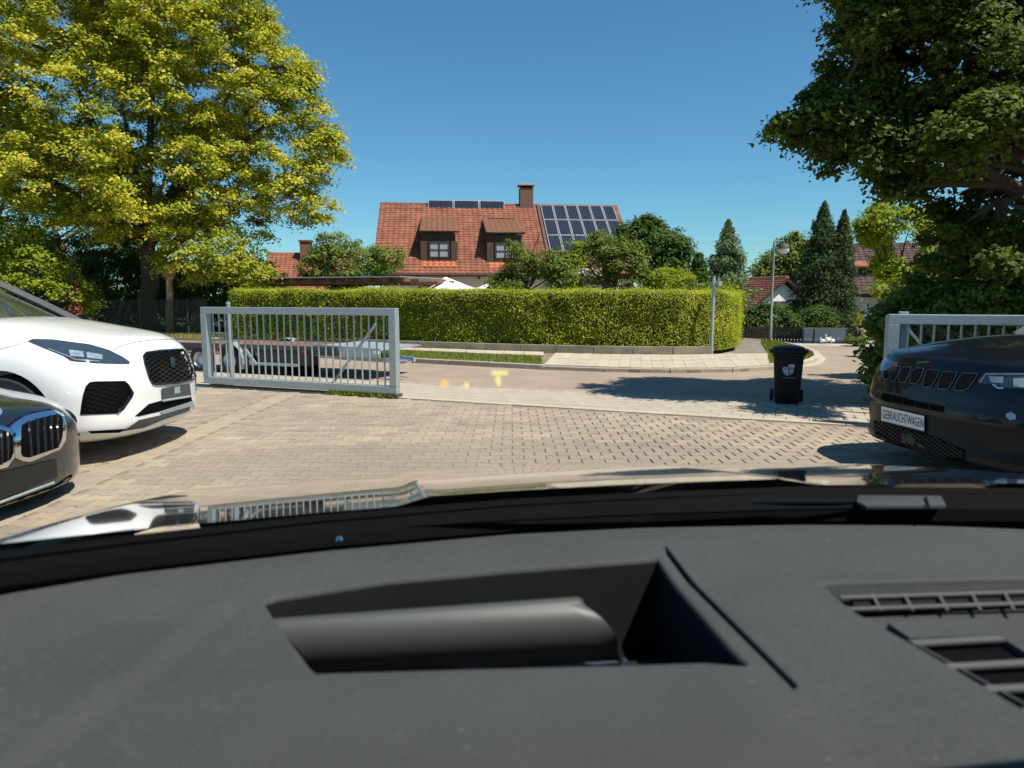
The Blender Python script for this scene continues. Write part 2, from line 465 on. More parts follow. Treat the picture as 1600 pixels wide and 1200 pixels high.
def branch_mesh(mb, base, fork, lobes, clumps, r0, n_limb=9, n_twig=60, seed=1, lean=(0, 0)):
    rg = random.Random(seed)
    base, fork = Vector(base), Vector(fork)
    H = fork - base
    pts = [base + H * k / 5 + Vector((rg.uniform(-.04, .04) * r0 * 6, rg.uniform(-.04, .04) * r0 * 6, 0)) * (0 < k) for k in range(6)]
    mb.tube([base - Vector((0, 0, .1))] + pts, [r0 * 1.45, r0 * 1.3] + [r0 * (1.1 - 0.07 * k) for k in range(1, 6)], 10)
    limbs = []
    tg = list(lobes)
    for k in range(n_limb):
        l = tg[k % len(tg)]
        e = Vector(l[:3]) + Vector((rg.uniform(-.4, .4) * l[3], rg.uniform(-.4, .4) * l[4], rg.uniform(-.1, .6) * l[5]))
        s = pts[-1] if k % 3 else pts[-2]
        mid = s.lerp(e, 0.45) + Vector((rg.uniform(-.3, .3), rg.uniform(-.3, .3), 0.10 * (e - s).length))
        P = []
        for q in range(7):
            t = q / 6
            P.append(s * (1 - t) ** 2 + mid * (2 * t * (1 - t)) + e * t * t)
        mb.tube(P, [r0 * (0.62 - 0.085 * q) * (0.75 if k >= 4 else 1) for q in range(7)], 7)
        limbs += P[2:]
    if len(clumps):
        idx = [rg.randrange(len(clumps)) for _ in range(n_twig)]
        for i in idx:
            c = Vector(clumps[i])
            s = min(limbs, key=lambda p: (p - c).length_squared + (4 if p.z > c.z + .3 else 0))
            mid = s.lerp(c, 0.5) + Vector((rg.uniform(-.15, .15), rg.uniform(-.15, .15), .12 * (c - s).length))
            P = [s * (1 - t) ** 2 + mid * (2 * t * (1 - t)) + c * t * t for t in (0, .33, .66, 1)]
            rr = min(r0 * 0.14, 0.05)
            mb.tube(P, [rr, rr * .75, rr * .5, rr * .25], 5, caps=False)

def broadleaf(name, label, base, lobes, n_clump, per, cr, size, leafmat, bark, r0=0.15, fork=None, group=None, cat='tree',
              fold=False, gap=-0.25, freq=0.5, shell=0.55, up=0.7, seed=1, n_limb=9, n_twig=60, flat=0.5, crown='crown', flowers=None, droop=0.25):
    root = empty(name, base, 0, label, cat, group)
    b = np.array(base, float)
    C, D = lobes_points(lobes, n_clump, shell, gap, freq, seed)
    n = n_clump * per
    ci = np.repeat(np.arange(n_clump), per)
    g = RNG.normal(size=(n, 3)) * 0.55
    g = np.clip(g, -1.05, 1.05) * (0.35 + 0.65 * RNG.random(n) ** 0.5)[:, None]
    crs = (cr * RNG.uniform(0.65, 1.3, n_clump))[ci][:, None]
    off = g * crs * np.array([1, 1, flat])
    off[:, 2] -= droop * (off[:, 0] ** 2 + off[:, 1] ** 2) / cr
    P = C[ci] + off
    P[:, 2] = np.maximum(P[:, 2], 0.05)
    N = unit(off) * 0.5 + D[ci] * 0.4 + np.array([0, 0, up]) + np.array(sv) * 0.35 + RNG.normal(size=(n, 3)) * 0.5
    me, rep = leaf_mesh(crown, P - b, N, size, fold=fold)
    # a leaf's own hue: partly by its spray, partly its own
    ct = RNG.random(n_clump)[ci]
    tint = np.clip(0.45 * ct + 0.55 * RNG.random(n), 0, 1)
    add_tint(me, np.repeat(tint, rep))
    o = link(crown, me, leafmat, root)
    if flowers is not None:
        fm, fn, fs = flowers
        k = RNG.choice(n, fn)
        me2, rep2 = leaf_mesh('blossom', P[k] - b + unit(off[k]) * 0.05, N[k] + np.array([0, 0, .4]), fs, 0.8)
        add_tint(me2, RNG.random(fn)); link('blossom', me2, fm, root)
    if bark is not None:
        mb = MB()
        fk = fork if fork is not None else (b[0], b[1], max(0.6, (min(l[2] - l[5] for l in lobes) + b[2]) * 0.7 + 0.4))
        branch_mesh(mb, (0, 0, 0), tuple(np.array(fk) - b), [(l[0] - b[0], l[1] - b[1], l[2] - b[2], l[3], l[4], l[5]) for l in lobes], C - b, r0, n_limb, n_twig, seed)
        mb.build('trunk', bark, root, smooth=True, fix=False)
    return root

def conifer(name, label, base, H, Rr, n, size, leafmat, power=0.8, low=0.0, seed=1, group=None, ragged=0.25, tiers=22, asp=0.35):
    root = empty(name, base, 0, label, 'tree', group)
    tier = RNG.integers(0, tiers, n)
    nb = 9
    bi = RNG.integers(0, nb, n)
    rg = np.random.default_rng(seed)
    ang = rg.random((tiers, nb)) * 2 * PI
    ln = 1 + ragged * rg.normal(size=(tiers, nb))
    zt = low + (H - low) * (np.arange(tiers) / tiers) ** 0.9
    t = tier / tiers
    rad = Rr * (1 - zt / H) ** power
    rad[:2] *= 0.9
    L_ = (rad[tier] * np.clip(ln[tier, bi], .4, 1.5))
    s = RNG.random(n) ** 0.55
    a = ang[tier, bi] + RNG.normal(size=n) * (0.22 * (0.4 + s))
    r = L_ * s
    z = zt[tier] - 0.30 * r + 0.10 * L_ * s ** 3 + RNG.normal(size=n) * (0.035 * H ** .5 + 0.10 * H / tiers) + 0.18 * H / tiers
    top = RNG.random(n) < 0.04
    r[top] = RNG.random(top.sum()) * 0.05 * Rr; z[top] = H * (0.86 + 0.16 * RNG.random(top.sum()))
    P = np.stack([r * np.cos(a), r * np.sin(a), np.maximum(z, 0.02)], 1)
    out = np.stack([np.cos(a), np.sin(a), np.full(n, -0.25)], 1)
    N = RNG.normal(size=(n, 3)) * 0.6 + np.array([0, 0, 0.5]) + out * 0.7
    me, rep = leaf_mesh('crown', P, N, size, aspect=asp, along=out + RNG.normal(size=(n, 3)) * 0.45)
    add_tint(me, RNG.random(n))
    link('crown', me, leafmat, root)
    mb = MB(); mb.tube([(0, 0, -.1), (0, 0, H * .5), (0, 0, H * .97)], [Rr * .09 + .04, Rr * .05 + .02, .01], 8)
    for k in range(tiers):
        for q in range(0, nb, 2):
            rr = rad[k] * min(max(ln[k, q], .4), 1.5) * .85
            if rr > .15:
                mb.tube([(0, 0, zt[k]), (math.cos(ang[k, q]) * rr, math.sin(ang[k, q]) * rr, max(.05, zt[k] - .3 * rr))], [.025, .008], 4, caps=False)
    mb.build('trunk', M['bark'], root, smooth=True, fix=False)
    return root

def blades(name, poly, n, h, m, z=0.0, label=None, kind='stuff', lean=0.35):
    """grass on a ground polygon"""
    q = [Vector((p[0], p[1])) for p in poly]
    tris = geometry.tessellate_polygon([[Vector((p.x, p.y, 0)) for p in q]])
    ar = np.array([abs((q[t[1]] - q[t[0]]).cross(q[t[2]] - q[t[0]])) for t in tris]) + 1e-9
    ti = RNG.choice(len(tris), n, p=ar / ar.sum())
    A = np.array([[q[i] for i in t] for t in tris], float)[ti]
    u, v = RNG.random(n), RNG.random(n); f = u + v > 1; u[f] = 1 - u[f]; v[f] = 1 - v[f]
    p2 = A[:, 0] + (A[:, 1] - A[:, 0]) * u[:, None] + (A[:, 2] - A[:, 0]) * v[:, None]
    P = np.concatenate([p2, np.full((n, 1), z)], 1)
    hh = h * RNG.uniform(.5, 1.3, n)[:, None]
    a = RNG.random(n) * 2 * PI
    W = np.stack([np.cos(a), np.sin(a), np.zeros(n)], 1) * 0.008
    T = np.concatenate([RNG.normal(size=(n, 2)) * lean, np.ones((n, 1))], 1) * hh
    V = np.stack([P - W, P + W, P + T + W * .15, P + T - W * .15], 1).reshape(-1, 3)
    me = mesh_np(name, V, (np.arange(n) * 4)[:, None] + np.array([0, 1, 2, 3]))
    add_tint(me, RNG.random(n))
    o = link(name, me, m)
    return tag(o, label, None, None, kind)

# ---------------------------------------------------------------- the setting
def sheet(name, poly, z, m, kind='structure', thick=0.0, parent=None, label=None):
    mb = MB()
    if thick > 0: mb.prism(poly, z - thick, z)
    else: mb.add([(p[0], p[1], z) for p in poly], [tuple(range(len(poly)))])
    o = mb.build(name, m, parent, fix=True)
    if thick == 0 and o.data.polygons[0].normal.z < 0: o.data.flip_normals()
    return tag(o, label, None, None, kind)

E0 = Vector((0.0, 9.28, 0)); EV = Vector((0.927, -0.375, 0)).normalized(); NV = Vector((0.375, 0.927, 0)).normalized()
def en(t, d, z=0.0):
    """point along the yard's street edge (t) and across it (d)"""
    p = E0 + EV * t + NV * d
    return Vector((p.x, p.y, z))
def xy(p): return (p[0], p[1])

sheet('ground', [(-260, -120), (260, -120), (260, 500), (-260, 500)], -0.06, M['soil'])
# asphalt of the street with the side street going off to the right
road_far = [en(-60, 5.3), en(-9, 5.25), gp(560, 559), gp(620, 563), gp(740, 569.5), gp(850, 575), gp(930, 578), gp(1000, 580), gp(1080, 580.3), gp(1160, 578.5), gp(1215, 574.5),
            gp(1248, 570.5), gp(1266, 566), gp(1276, 560), gp(1274, 553), gp(1255, 545), gp(1225, 538)]
road = [en(-60, 1.5), en(60, 1.5), en(60, 30), gp(1420, 527), gp(1240, 530.5), gp(1160, 530.5)]
mb = MB()
sheet('street', [xy(p) for p in [en(-60, 1.5), en(60, 1.5), en(60, 40), (4, 40), en(-60, 9)]], -0.03, M['asphalt'])
# the yard
yard_poly = [en(-60, 0), en(60, 0), (60, -30), (-60, -30)]
yard = sheet('yard', [xy(p) for p in yard_poly], -0.010, M['joint'])

def paver_mesh(name, l, w, gx, gy, wave=0.012, bev=0.006):
    """double-T paver: ends full width, waist drawn in"""
    hl, c = l / 2 - gx / 2, w / 2 - gy / 2
    xs = [-hl, -hl * .62, -hl * .38, hl * .38, hl * .62, hl]
    ws = [wave, wave, -wave, -wave, wave, wave]
    out = [(x, -(c + q)) for x, q in zip(xs, ws)] + [(x, c + q) for x, q in zip(xs[::-1], ws[::-1])]
    inn = [(x * (1 - bev / hl * 1.0), y - math.copysign(bev, y)) for x, y in out]
    n = len(out)
    vs = [(x, y, -0.013) for x, y in out] + [(x, y, 0.0) for x, y in inn]
    fs = [tuple(range(n, 2 * n))] + [(i, (i + 1) % n, n + (i + 1) % n, n + i) for i in range(n)]
    me = bpy.data.meshes.new(name); me.from_pydata(vs, [], fs); me.update(); me.materials.append(M['paver'])
    return me
pm = paver_mesh('paver', 0.2, 0.142, 0.0075, 0.0035)
GX0, GX1 = -3.42, -3.14          # the gutter strip
near, far = [], []
iy = 0
y = 3.6
while y < 14:
    x = -8.0 + (0.1 if iy % 2 else 0)
    while x < 7.4:
        d = (Vector((x, y, 0)) - E0).dot(NV)
        if d < -0.16 and not (GX0 < x < GX1) and abs(x) / y < 0.82:
            vis = -2.95 < x < 2.9 and y > 5.25
            (near if vis else far).append((x + random.uniform(-.002, .002), y + random.uniform(-.0015, .0015), random.uniform(-.0022, .0022), random.uniform(-.02, .02)))
        x += 0.2
    y += 0.142; iy += 1
near.sort(key=lambda p: p[0] ** 2 + p[1] ** 2)
far += near[300:]; near = near[:300]
for (x, y, dz, a) in near:
    share('paver', pm, yard, Matrix.Translation((x, y, dz)) @ Matrix.Rotation(a, 4, 'Z') @ Matrix.Rotation(random.uniform(-.008, .008), 4, 'X'))
pv = np.array([v.co for v in pm.vertices]); V, Fs = [], []
mb = MB(); pf = [tuple(p.vertices) for p in pm.polygons]
for (x, y, dz, a) in far:
    c, s = math.cos(a), math.sin(a); tx, ty = random.uniform(-.008, .008), random.uniform(-.008, .008)
    mb.add([(x + c * p[0] - s * p[1], y + s * p[0] + c * p[1], dz + p[2] + tx * p[0] + ty * p[1]) for p in pv], pf)
# colour per paver for the joined ones too
fo = mb.build('distant_pavers', M['paver'], yard, fix=False); fo['kind'] = 'stuff'
mp = M['paver'].node_tree
# per-piece tone: a second, coarse noise of the ground position
tcn = mp.nodes.new('ShaderNodeNewGeometry'); nz = mp.nodes.new('ShaderNodeTexWhiteNoise'); nz.noise_dimensions = '1D'
mp.links.new(tcn.outputs['Random Per Island'], nz.inputs['W'])
bs = mp.nodes['Principled BSDF']; src = bs.inputs['Base Color'].links[0].from_socket
rp = mp.nodes.new('ShaderNodeValToRGB')
stops = ((0.0, (0.83, 0.85, 0.89)), (0.06, (0.90, 0.90, 0.92)), (0.3, (0.98, 0.97, 0.96)), (0.55, (1.03, 0.98, 0.95)), (0.75, (1.05, 1.04, 1.0)), (0.93, (1.09, 1.07, 1.03)), (0.97, (1.15, 1.14, 1.12)))
while len(rp.color_ramp.elements) < len(stops): rp.color_ramp.elements.new(.5)
rp.color_ramp.interpolation = 'CONSTANT'
for e, (p, c) in zip(rp.color_ramp.elements, stops): e.position = p; e.color = (*c, 1)
mp.links.new(nz.outputs['Value'], rp.inputs[0])
mx = mp.nodes.new('ShaderNodeMix'); mx.data_type = 'RGBA'; mx.blend_type = 'MULTIPLY'; mx.inputs['Factor'].default_value = 1
mp.links.new(src, mx.inputs['A']); mp.links.new(rp.outputs[0], mx.inputs['B'])
# stains over the whole yard, in world position
ps = mp.nodes.new('ShaderNodeTexNoise'); ps.inputs['Scale'].default_value = 0.55; ps.inputs['Detail'].default_value = 5
mp.links.new(tcn.outputs['Position'], ps.inputs['Vector'])
r2 = mp.nodes.new('ShaderNodeValToRGB')
for e, (p, c) in zip(r2.color_ramp.elements, ((0.35, (0.87, 0.87, 0.88)), (0.62, (1.04, 1.03, 1.0)))): e.position = p; e.color = (*c, 1)
mp.links.new(ps.outputs['Fac'], r2.inputs[0])
m3 = mp.nodes.new('ShaderNodeMix'); m3.data_type = 'RGBA'; m3.blend_type = 'MULTIPLY'; m3.inputs['Factor'].default_value = 1
mp.links.new(mx.outputs['Result'], m3.inputs['A']); mp.links.new(r2.outputs[0], m3.inputs['B'])
mp.links.new(m3.outputs['Result'], bs.inputs['Base Color'])

def bevel_box_mesh(name, lx, ly, h, b, m):
    x, y = lx / 2, ly / 2
    vs = [(-x, -y, -h), (x, -y, -h), (x, y, -h), (-x, y, -h), (-x, -y, -b), (x, -y, -b), (x, y, -b), (-x, y, -b), (-x + b, -y + b, 0), (x - b, -y + b, 0), (x - b, y - b, 0), (-x + b, y - b, 0)]
    fs = [(8, 9, 10, 11)] + [(i, (i + 1) % 4, 4 + (i + 1) % 4, 4 + i) for i in range(4)] + [(4 + i, 4 + (i + 1) % 4, 8 + (i + 1) % 4, 8 + i) for i in range(4)]
    me = bpy.data.meshes.new(name); me.from_pydata(vs, [], fs); me.update(); me.materials.append(m)
    return me
gm = bevel_box_mesh('gutter_stone', GX1 - GX0 - .012, 0.488, 0.02, 0.006, M['gutter'])
y = 3.7
while y < 10.4:
    share('gutter_stone', gm, yard, Matrix.Translation(((GX0 + GX1) / 2, y, 0.007 + random.uniform(-.001, .002))) @ Matrix.Rotation(random.uniform(-.008, .008), 4, 'Z'))
    y += 0.5
# edging stones between yard and pavement
ea = math.atan2(EV.y, EV.x)
em = bevel_box_mesh('edging_stone', 0.992, 0.085, 0.03, 0.006, M['pale'])
pav = sheet('near_pavement', [xy(p) for p in (en(-60, -0.05), en(60, -0.05), en(60, 1.6), en(-60, 1.6))], -0.02, M['joint'])
for k in range(-8, 9):
    p = en(k + .5, 0.0)
    share('edging_stone', em, pav, Matrix.Translation((p.x, p.y, 0.008 + random.uniform(-.002, .003))) @ Matrix.Rotation(ea + random.uniform(-.004, .004), 4, 'Z'))
sm_ = bevel_box_mesh('paving_stone', 0.243, 0.236, 0.03, 0.005, M['pale2'])
cells = []
for i in range(-36, 40):
    for j in range(6):
        cells.append((i * .25 + (.125 if j % 2 else 0), 0.05 + .12 + j * .242))
vis = [c for c in cells if -2.1 < c[0] < 5.0]; rest = [c for c in cells if not (-2.1 < c[0] < 5.0)]
for t, d in vis:
    p = en(t, d); share('paving_stone', sm_, pav, Matrix.Translation((p.x, p.y, 0.004 + random.uniform(-.002, .002))) @ Matrix.Rotation(ea, 4, 'Z'))
mb = MB(); pv = [v.co.copy() for v in sm_.vertices]; pf = [tuple(p.vertices) for p in sm_.polygons]
for t, d in rest:
    p = en(t, d); Mx = Matrix.Translation((p.x, p.y, 0.004)) @ Matrix.Rotation(ea, 4, 'Z'); mb.add([Mx @ v for v in pv], pf)
o = mb.build('distant_paving_stones', M['pale2'], pav, fix=False); o['kind'] = 'stuff'
km = bevel_box_mesh('kerb_stone', 0.99, 0.1, 0.06, 0.012, M['kerb'])
for k in range(-9, 10):
    p = en(k + .3, 1.56); share('kerb_stone', km, pav, Matrix.Translation((p.x, p.y, 0.012 + random.uniform(-.002, .002))) @ Matrix.Rotation(ea, 4, 'Z'))

# far side: kerb, verge, pavement, path and the grass island at the corner
KZ = 0.06
def poly_along(pts, n):
    pts = [Vector(p) for p in pts]; d = [0]
    for a, b in zip(pts, pts[1:]): d.append(d[-1] + (b - a).length)
    out = []
    for i in range(n + 1):
        s = d[-1] * i / n
        k = max(j for j in range(len(d)) if d[j] <= s + 1e-9); k = min(k, len(pts) - 2)
        out.append(pts[k].lerp(pts[k + 1], (s - d[k]) / max(d[k + 1] - d[k], 1e-9)))
    return out
hedge_front = [en(-60, 9.6), en(-12, 8.9), gp(330, 529.5), gp(620, 545), gp(740, 549.5), gp(850, 553), gp(930, 555), gp(1000, 556), gp(1060, 556.5), gp(1110, 556), gp(1150, 553)]
fb = sheet('far_pavement', [xy(p) for p in road_far] + [xy(p) for p in (gp(1190, 531), gp(1158, 531), gp(1150, 553))] + [xy(p) for p in hedge_front[::-1]], 0.02, M['joint'], thick=0.12)
# kerb stones along the road edge
def kerb_run(pts, w, zt, parent, m, seg=1.0, name='kerb_stone', gapf=.992):
    tot = sum((Vector(b) - Vector(a)).length for a, b in zip(pts, pts[1:]))
    n = max(1, int(tot / seg)); q = poly_along(pts, n)
    for a, b in zip(q, q[1:]):
        c = (a + b) / 2; d = b - a
        me = bevel_box_mesh(name, d.length * gapf, w, 0.16, 0.012, m)
        share(name, me, parent, Matrix.Translation((c.x, c.y, zt + random.uniform(-.002, .002))) @ Matrix.Rotation(math.atan2(d.y, d.x), 4, 'Z'))
kerb_run(road_far[1:6], 0.12, KZ + .012, fb, M['kerb'])
kerb_run(road_far[5:11], 0.10, KZ - .012, fb, M['kerb'])
kerb_run(road_far[10:], 0.13, KZ + .014, fb, M['pale'], 0.45)
kerb_run([p + (Vector((5.9, 16.2, 0)) - p).normalized() * -0.16 for p in road_far[10:15]], 0.14, 0.0, fb, M['pale'], 0.45, 'gutter_stone')
# slabs of the far pavement
def slab_strip(A, B, n, rows, parent, m, zt, g=0.012, name='paving_slab'):
    a, b = poly_along(A, n), poly_along(B, n)
    for i in range(n):
        for r in range(rows):
            q = [a[i].lerp(b[i], r / rows), a[i + 1].lerp(b[i + 1], r / rows), a[i + 1].lerp(b[i + 1], (r + 1) / rows), a[i].lerp(b[i], (r + 1) / rows)]
            c = sum(q, Vector()) / 4
            q = [c + (p - c) * (1 - g / max((p - c).length, .02)) for p in q]
            z = zt + random.uniform(-.003, .003)
            q2 = [c + (p - c) * (1 - .006 / max((p - c).length, .02)) for p in q]
            vs = [(p.x, p.y, zt - .05) for p in q] + [(p.x, p.y, z) for p in q2]
            me = bpy.data.meshes.new(name); me.from_pydata(vs, [], [(4, 5, 6, 7)] + [(k, (k + 1) % 4, 4 + (k + 1) % 4, 4 + k) for k in range(4)]); me.update()
            o = link(name, me, m, parent); sm(o, 0.3)
slab_strip([gp(850, 574.3), gp(930, 577), gp(1000, 579), gp(1080, 579.4), gp(1160, 577.5), gp(1212, 573.6)],
           [gp(868, 555), gp(950, 557), gp(1010, 557.5), gp(1070, 558), gp(1130, 556.5), gp(1200, 555.5)], 23, 2, fb, M['pale'], KZ)
slab_strip([gp(330, 532), gp(500, 542), gp(620, 549.5), gp(740, 555), gp(850, 559)],
           [gp(330, 529.8), gp(500, 538.5), gp(620, 545.3), gp(740, 549.8), gp(850, 553.3)], 24, 1, fb, M['pale'], KZ)
slab_strip([en(-40, 7.6), gp(330, 532)], [en(-40, 8.9), gp(330, 529.8)], 20, 1, fb, M['pale'], KZ)
path = sheet('path', [xy(p) for p in (gp(1146, 556.5), gp(1198, 556), gp(1192, 545), gp(1184, 533), gp(1163, 531), gp(1155, 540))], KZ + .004, M['path'], thick=0.05)
verge_poly = [xy(p) for p in (gp(848, 573), gp(740, 567.5), gp(620, 561.5), gp(500, 555), gp(330, 546), en(-12, 5.5), en(-12, 7.3), gp(330, 533.5), gp(500, 543.5), gp(620, 551), gp(740, 557), gp(845, 561))]
sheet('verge_soil', verge_poly, KZ - .012, M['soil'], thick=0.06)
blades('grass', verge_poly, 16000, 0.055, L['grass'], KZ - .012, 'mown grass of the verge along the kerb')
isl = [xy(p) for p in (gp(1202, 572.5), gp(1240, 569.8), gp(1262, 565), gp(1269, 559), gp(1262, 551), gp(1240, 543), gp(1212, 536.5), gp(1189, 534.5), gp(1195, 548), gp(1200, 557))]
sheet('island_soil', isl, KZ - .01, M['soil'], thick=0.06)
blades('grass', isl, 11000, 0.06, L['grass'], KZ - .01, 'grass on the corner island under the street lamp')
dry = [xy(p) for p in (gp(200, 528), gp(330, 533.5), gp(330, 528), gp(200, 522))]
blades('dry_grass', dry, 7000, 0.12, L['dry'], KZ, 'dry yellowed grass at the foot of the wire fence')
weeds = [xy(p) for p in (en(-2.9, -.10), en(-1.75, -.10), en(-1.75, .06), en(-2.9, .06))]
blades('weeds', weeds, 900, 0.07, L['grass'], 0.0, 'small weeds growing under the end of the sliding gate')
# pale sand-coloured turning place at the back of the side street
sheet('side_street_apron', [xy(p) for p in (gp(1180, 531.5), gp(1245, 538), gp(1345, 541), gp(1420, 537), gp(1420, 529), gp(1180, 528.5))], -0.024, M['pale'])
# ---------------------------------------------------------------- buildings
def frame(origin, a):
    """matrix with x along a (horizontal), y = away from the viewer side, z up"""
    a = Vector((a[0], a[1], 0)).normalized(); n = Vector((-a.y, a.x, 0))
    m = Matrix(((a.x, n.x, 0, origin[0]), (a.y, n.y, 0, origin[1]), (0, 0, 1, origin[2] if len(origin) > 2 else 0), (0, 0, 0, 1)))
    return m

def tiles(name, P0, du, dv, U, Vv, m, parent, tw=0.30, th=0.26, amp=0.028, skip=None, rag=0.006):
    """curved roof tiles as real geometry over the rectangle P0 + u du + v dv (du, dv unit vectors)"""
    du, dv = Vector(du), Vector(dv); n = du.cross(dv).normalized()
    if n.z < 0: n = -n
    nu, nv = max(1, round(U / tw)), max(1, round(Vv / th)); tw, th = U / nu, Vv / nv
    prof = [(0.0, 0.0), (0.22, 0.75), (0.45, 1.0), (0.68, 0.75), (0.9, 0.05), (1.0, 0.0)]
    vs, fs = [], []
    k = len(prof)
    for j in range(nv):
        for i in range(nu):
            if skip and skip((i + .5) * tw, (j + .5) * th): continue
            b = len(vs); o = random.uniform(-rag, rag)
            for lo in (-0.25, 0.0, 1.0):
                for (x, h) in prof:
                    vv = (j + max(lo, 0) - (0.10 if lo <= 0 else 0)) * th
                    hh = h * amp + (0.034 if lo == 0 else (0.0 if lo < 0 else 0.006)) + o
                    if lo < 0: hh = h * amp * 0.2 + o - 0.005
                    p = Vector(P0) + du * ((i + x) * tw) + dv * vv + n * hh
                    vs.append(p)
            for r in range(2):
                for q in range(k - 1):
                    fs.append((b + r * k + q, b + r * k + q + 1, b + (r + 1) * k + q + 1, b + (r + 1) * k + q))
    me = mesh_np(name, [tuple(v) for v in vs], fs)
    o = link(name, me, m, parent); o['kind'] = 'stuff'
    return o

def window(root, x0, z0, x1, z1, yf, fm, gm_, nx=2, nz=2, fw=0.06, sill=None, depth=0.06):
    """a window in the local plane y = yf (viewer side is -y): frame part with pane sub-parts"""
    mb = MB()
    mb.box(((x0 + x1) / 2, yf, z0 + fw / 2), (x1 - x0, depth, fw)); mb.box(((x0 + x1) / 2, yf, z1 - fw / 2), (x1 - x0, depth, fw))
    mb.box((x0 + fw / 2, yf, (z0 + z1) / 2), (fw, depth, z1 - z0 - 2 * fw)); mb.box((x1 - fw / 2, yf, (z0 + z1) / 2), (fw, depth, z1 - z0 - 2 * fw))
    W, H = (x1 - x0 - 2 * fw), (z1 - z0 - 2 * fw); bw = fw * .8
    for i in range(1, nx): mb.box((x0 + fw + W * i / nx, yf, (z0 + z1) / 2), (bw, depth * .9, H - .002))
    for j in range(1, nz): mb.box(((x0 + x1) / 2, yf + .003, z0 + fw + H * j / nz), (W - .002, depth * .8, bw * .7))
    fr = mb.build('window', fm, root)
    for i in range(nx):
        for j in range(nz):
            m2 = MB(); cx, cz = x0 + fw + W * (i + .5) / nx, z0 + fw + H * (j + .5) / nz
            m2.box((cx, yf + depth * .2, cz), (W / nx - .02, .012, H / nz - .02)); m2.build('pane', gm_, fr)
    if sill:
        m2 = MB(); m2.box(((x0 + x1) / 2, yf - .05, z0 - .03), (x1 - x0 + .16, .2, .05)); m2.build('sill', sill, fr)
    return fr

# main house: long gabled roof facing the street, two dormers, solar panels
ZR, ZE, RUN = 6.8, 2.6, 5.9
A_, B_, C_ = gp(594, 319.5, ZR), gp(838, 322.5, ZR), gp(964, 324, ZR)
dirH = (C_ - A_); dirH.z = 0
HL, HM = dirH.length, (B_ - A_).length
MH = frame((A_.x, A_.y, 0), dirH)
house = empty('house', (0, 0, 0), 0, 'house with a long red tiled roof, two dormers and solar panels behind the hedge', 'house')
house.matrix_world = MH
mb = MB()
mb.box((HL / 2, 0, ZE / 2 - .1), (HL - .7, RUN * 2 - .9, ZE + .2))
mb.add([(.35, -RUN + .45, ZE - .02), (.35, RUN - .45, ZE - .02), (.35, 0, ZR - .35)], [(0, 1, 2)])
mb.add([(HL - .35, -RUN + .45, ZE - .02), (HL - .35, RUN - .45, ZE - .02), (HL - .35, 0, ZR - .35)], [(0, 1, 2)])
mb.build('wall', M['render'], house)
sl = Vector((0, RUN, ZR - ZE)); SL = sl.length; slv = sl.normalized(); sn = Vector((0, -slv.z, slv.y))
mb = MB()
mb.slab([(0, -RUN, ZE), (HL, -RUN, ZE), (HL, 0, ZR), (0, 0, ZR)], -sn, .14)
mb.slab([(HL, RUN, ZE), (0, RUN, ZE), (0, .02, ZR), (HL, .02, ZR)], Vector((0, -slv.z, -slv.y)), .14)
roof = mb.build('roof', M['brown_tile'], house)
def rp_(u, v, h=0.0): return Vector((u, -RUN, ZE)) + slv * v + sn * h
DORM = []
def hx(px, py):     # pixel -> local x on the roof front (approximate, via its plane)
    d = ray(px, py); n = (MH.to_3x3() @ sn); p0 = MH @ rp_(0, 0)
    t = (p0 - EYE).dot(n) / d.dot(n); q = MH.inverted() @ (EYE + d * t)
    return q.x, (Vector((0, q.y + RUN, q.z - ZE))).dot(slv)
d1l, d1v = hx(661, 408); d1r, _ = hx(712, 408); d2l, d2v = hx(764, 410); d2r, _ = hx(815, 410)
for (xl, xr, v) in ((d1l, d1r, d1v), (d2l, d2r, d2v)): DORM.append((xl, xr, v))
tiles('roof_tiles', rp_(0, 0, .03), (1, 0, 0), slv, HM, SL, M['rust_tile'], roof, skip=lambda u, v: any(xl + .05 < u < xr - .05 and dv_ + .1 < v < dv_ + 4.6 for xl, xr, dv_ in DORM))
tiles('roof_tiles', rp_(HM + .12, 0, .03), (1, 0, 0), slv, HL - HM - .12, SL, M['rust_tile'], roof)
mb = MB(); mb.tube([(0, 0, ZR + .02), (HM, 0, ZR + .02)], .12, 8); mb.tube([(HM, 0, ZR + .02), (HL, 0, ZR + .02)], .12, 8); mb.build('ridge_tiles', M['dark_tile'], roof, smooth=True)
mb = MB(); mb.tube([(-.05, -RUN - .08, ZE - .05), (HL + .05, -RUN - .08, ZE - .05)], .075, 8); mb.build('gutter', M['dark_wood'], house, smooth=True)
mb = MB(); mb.slab([rp_(HM, 0, 0), rp_(HM + .12, 0, 0), rp_(HM + .12, SL, 0), rp_(HM, SL, 0)], sn, .16); mb.build('party_wall_strip', M['brown_tile'], house)
for k in range(9):
    mb = MB(); mb.box((.8 + k * (HL - 1.6) / 8, -RUN + .3, ZE - .16), (.1, .5, .14)); mb.build('rafter_end', M['dark_wood'], house)
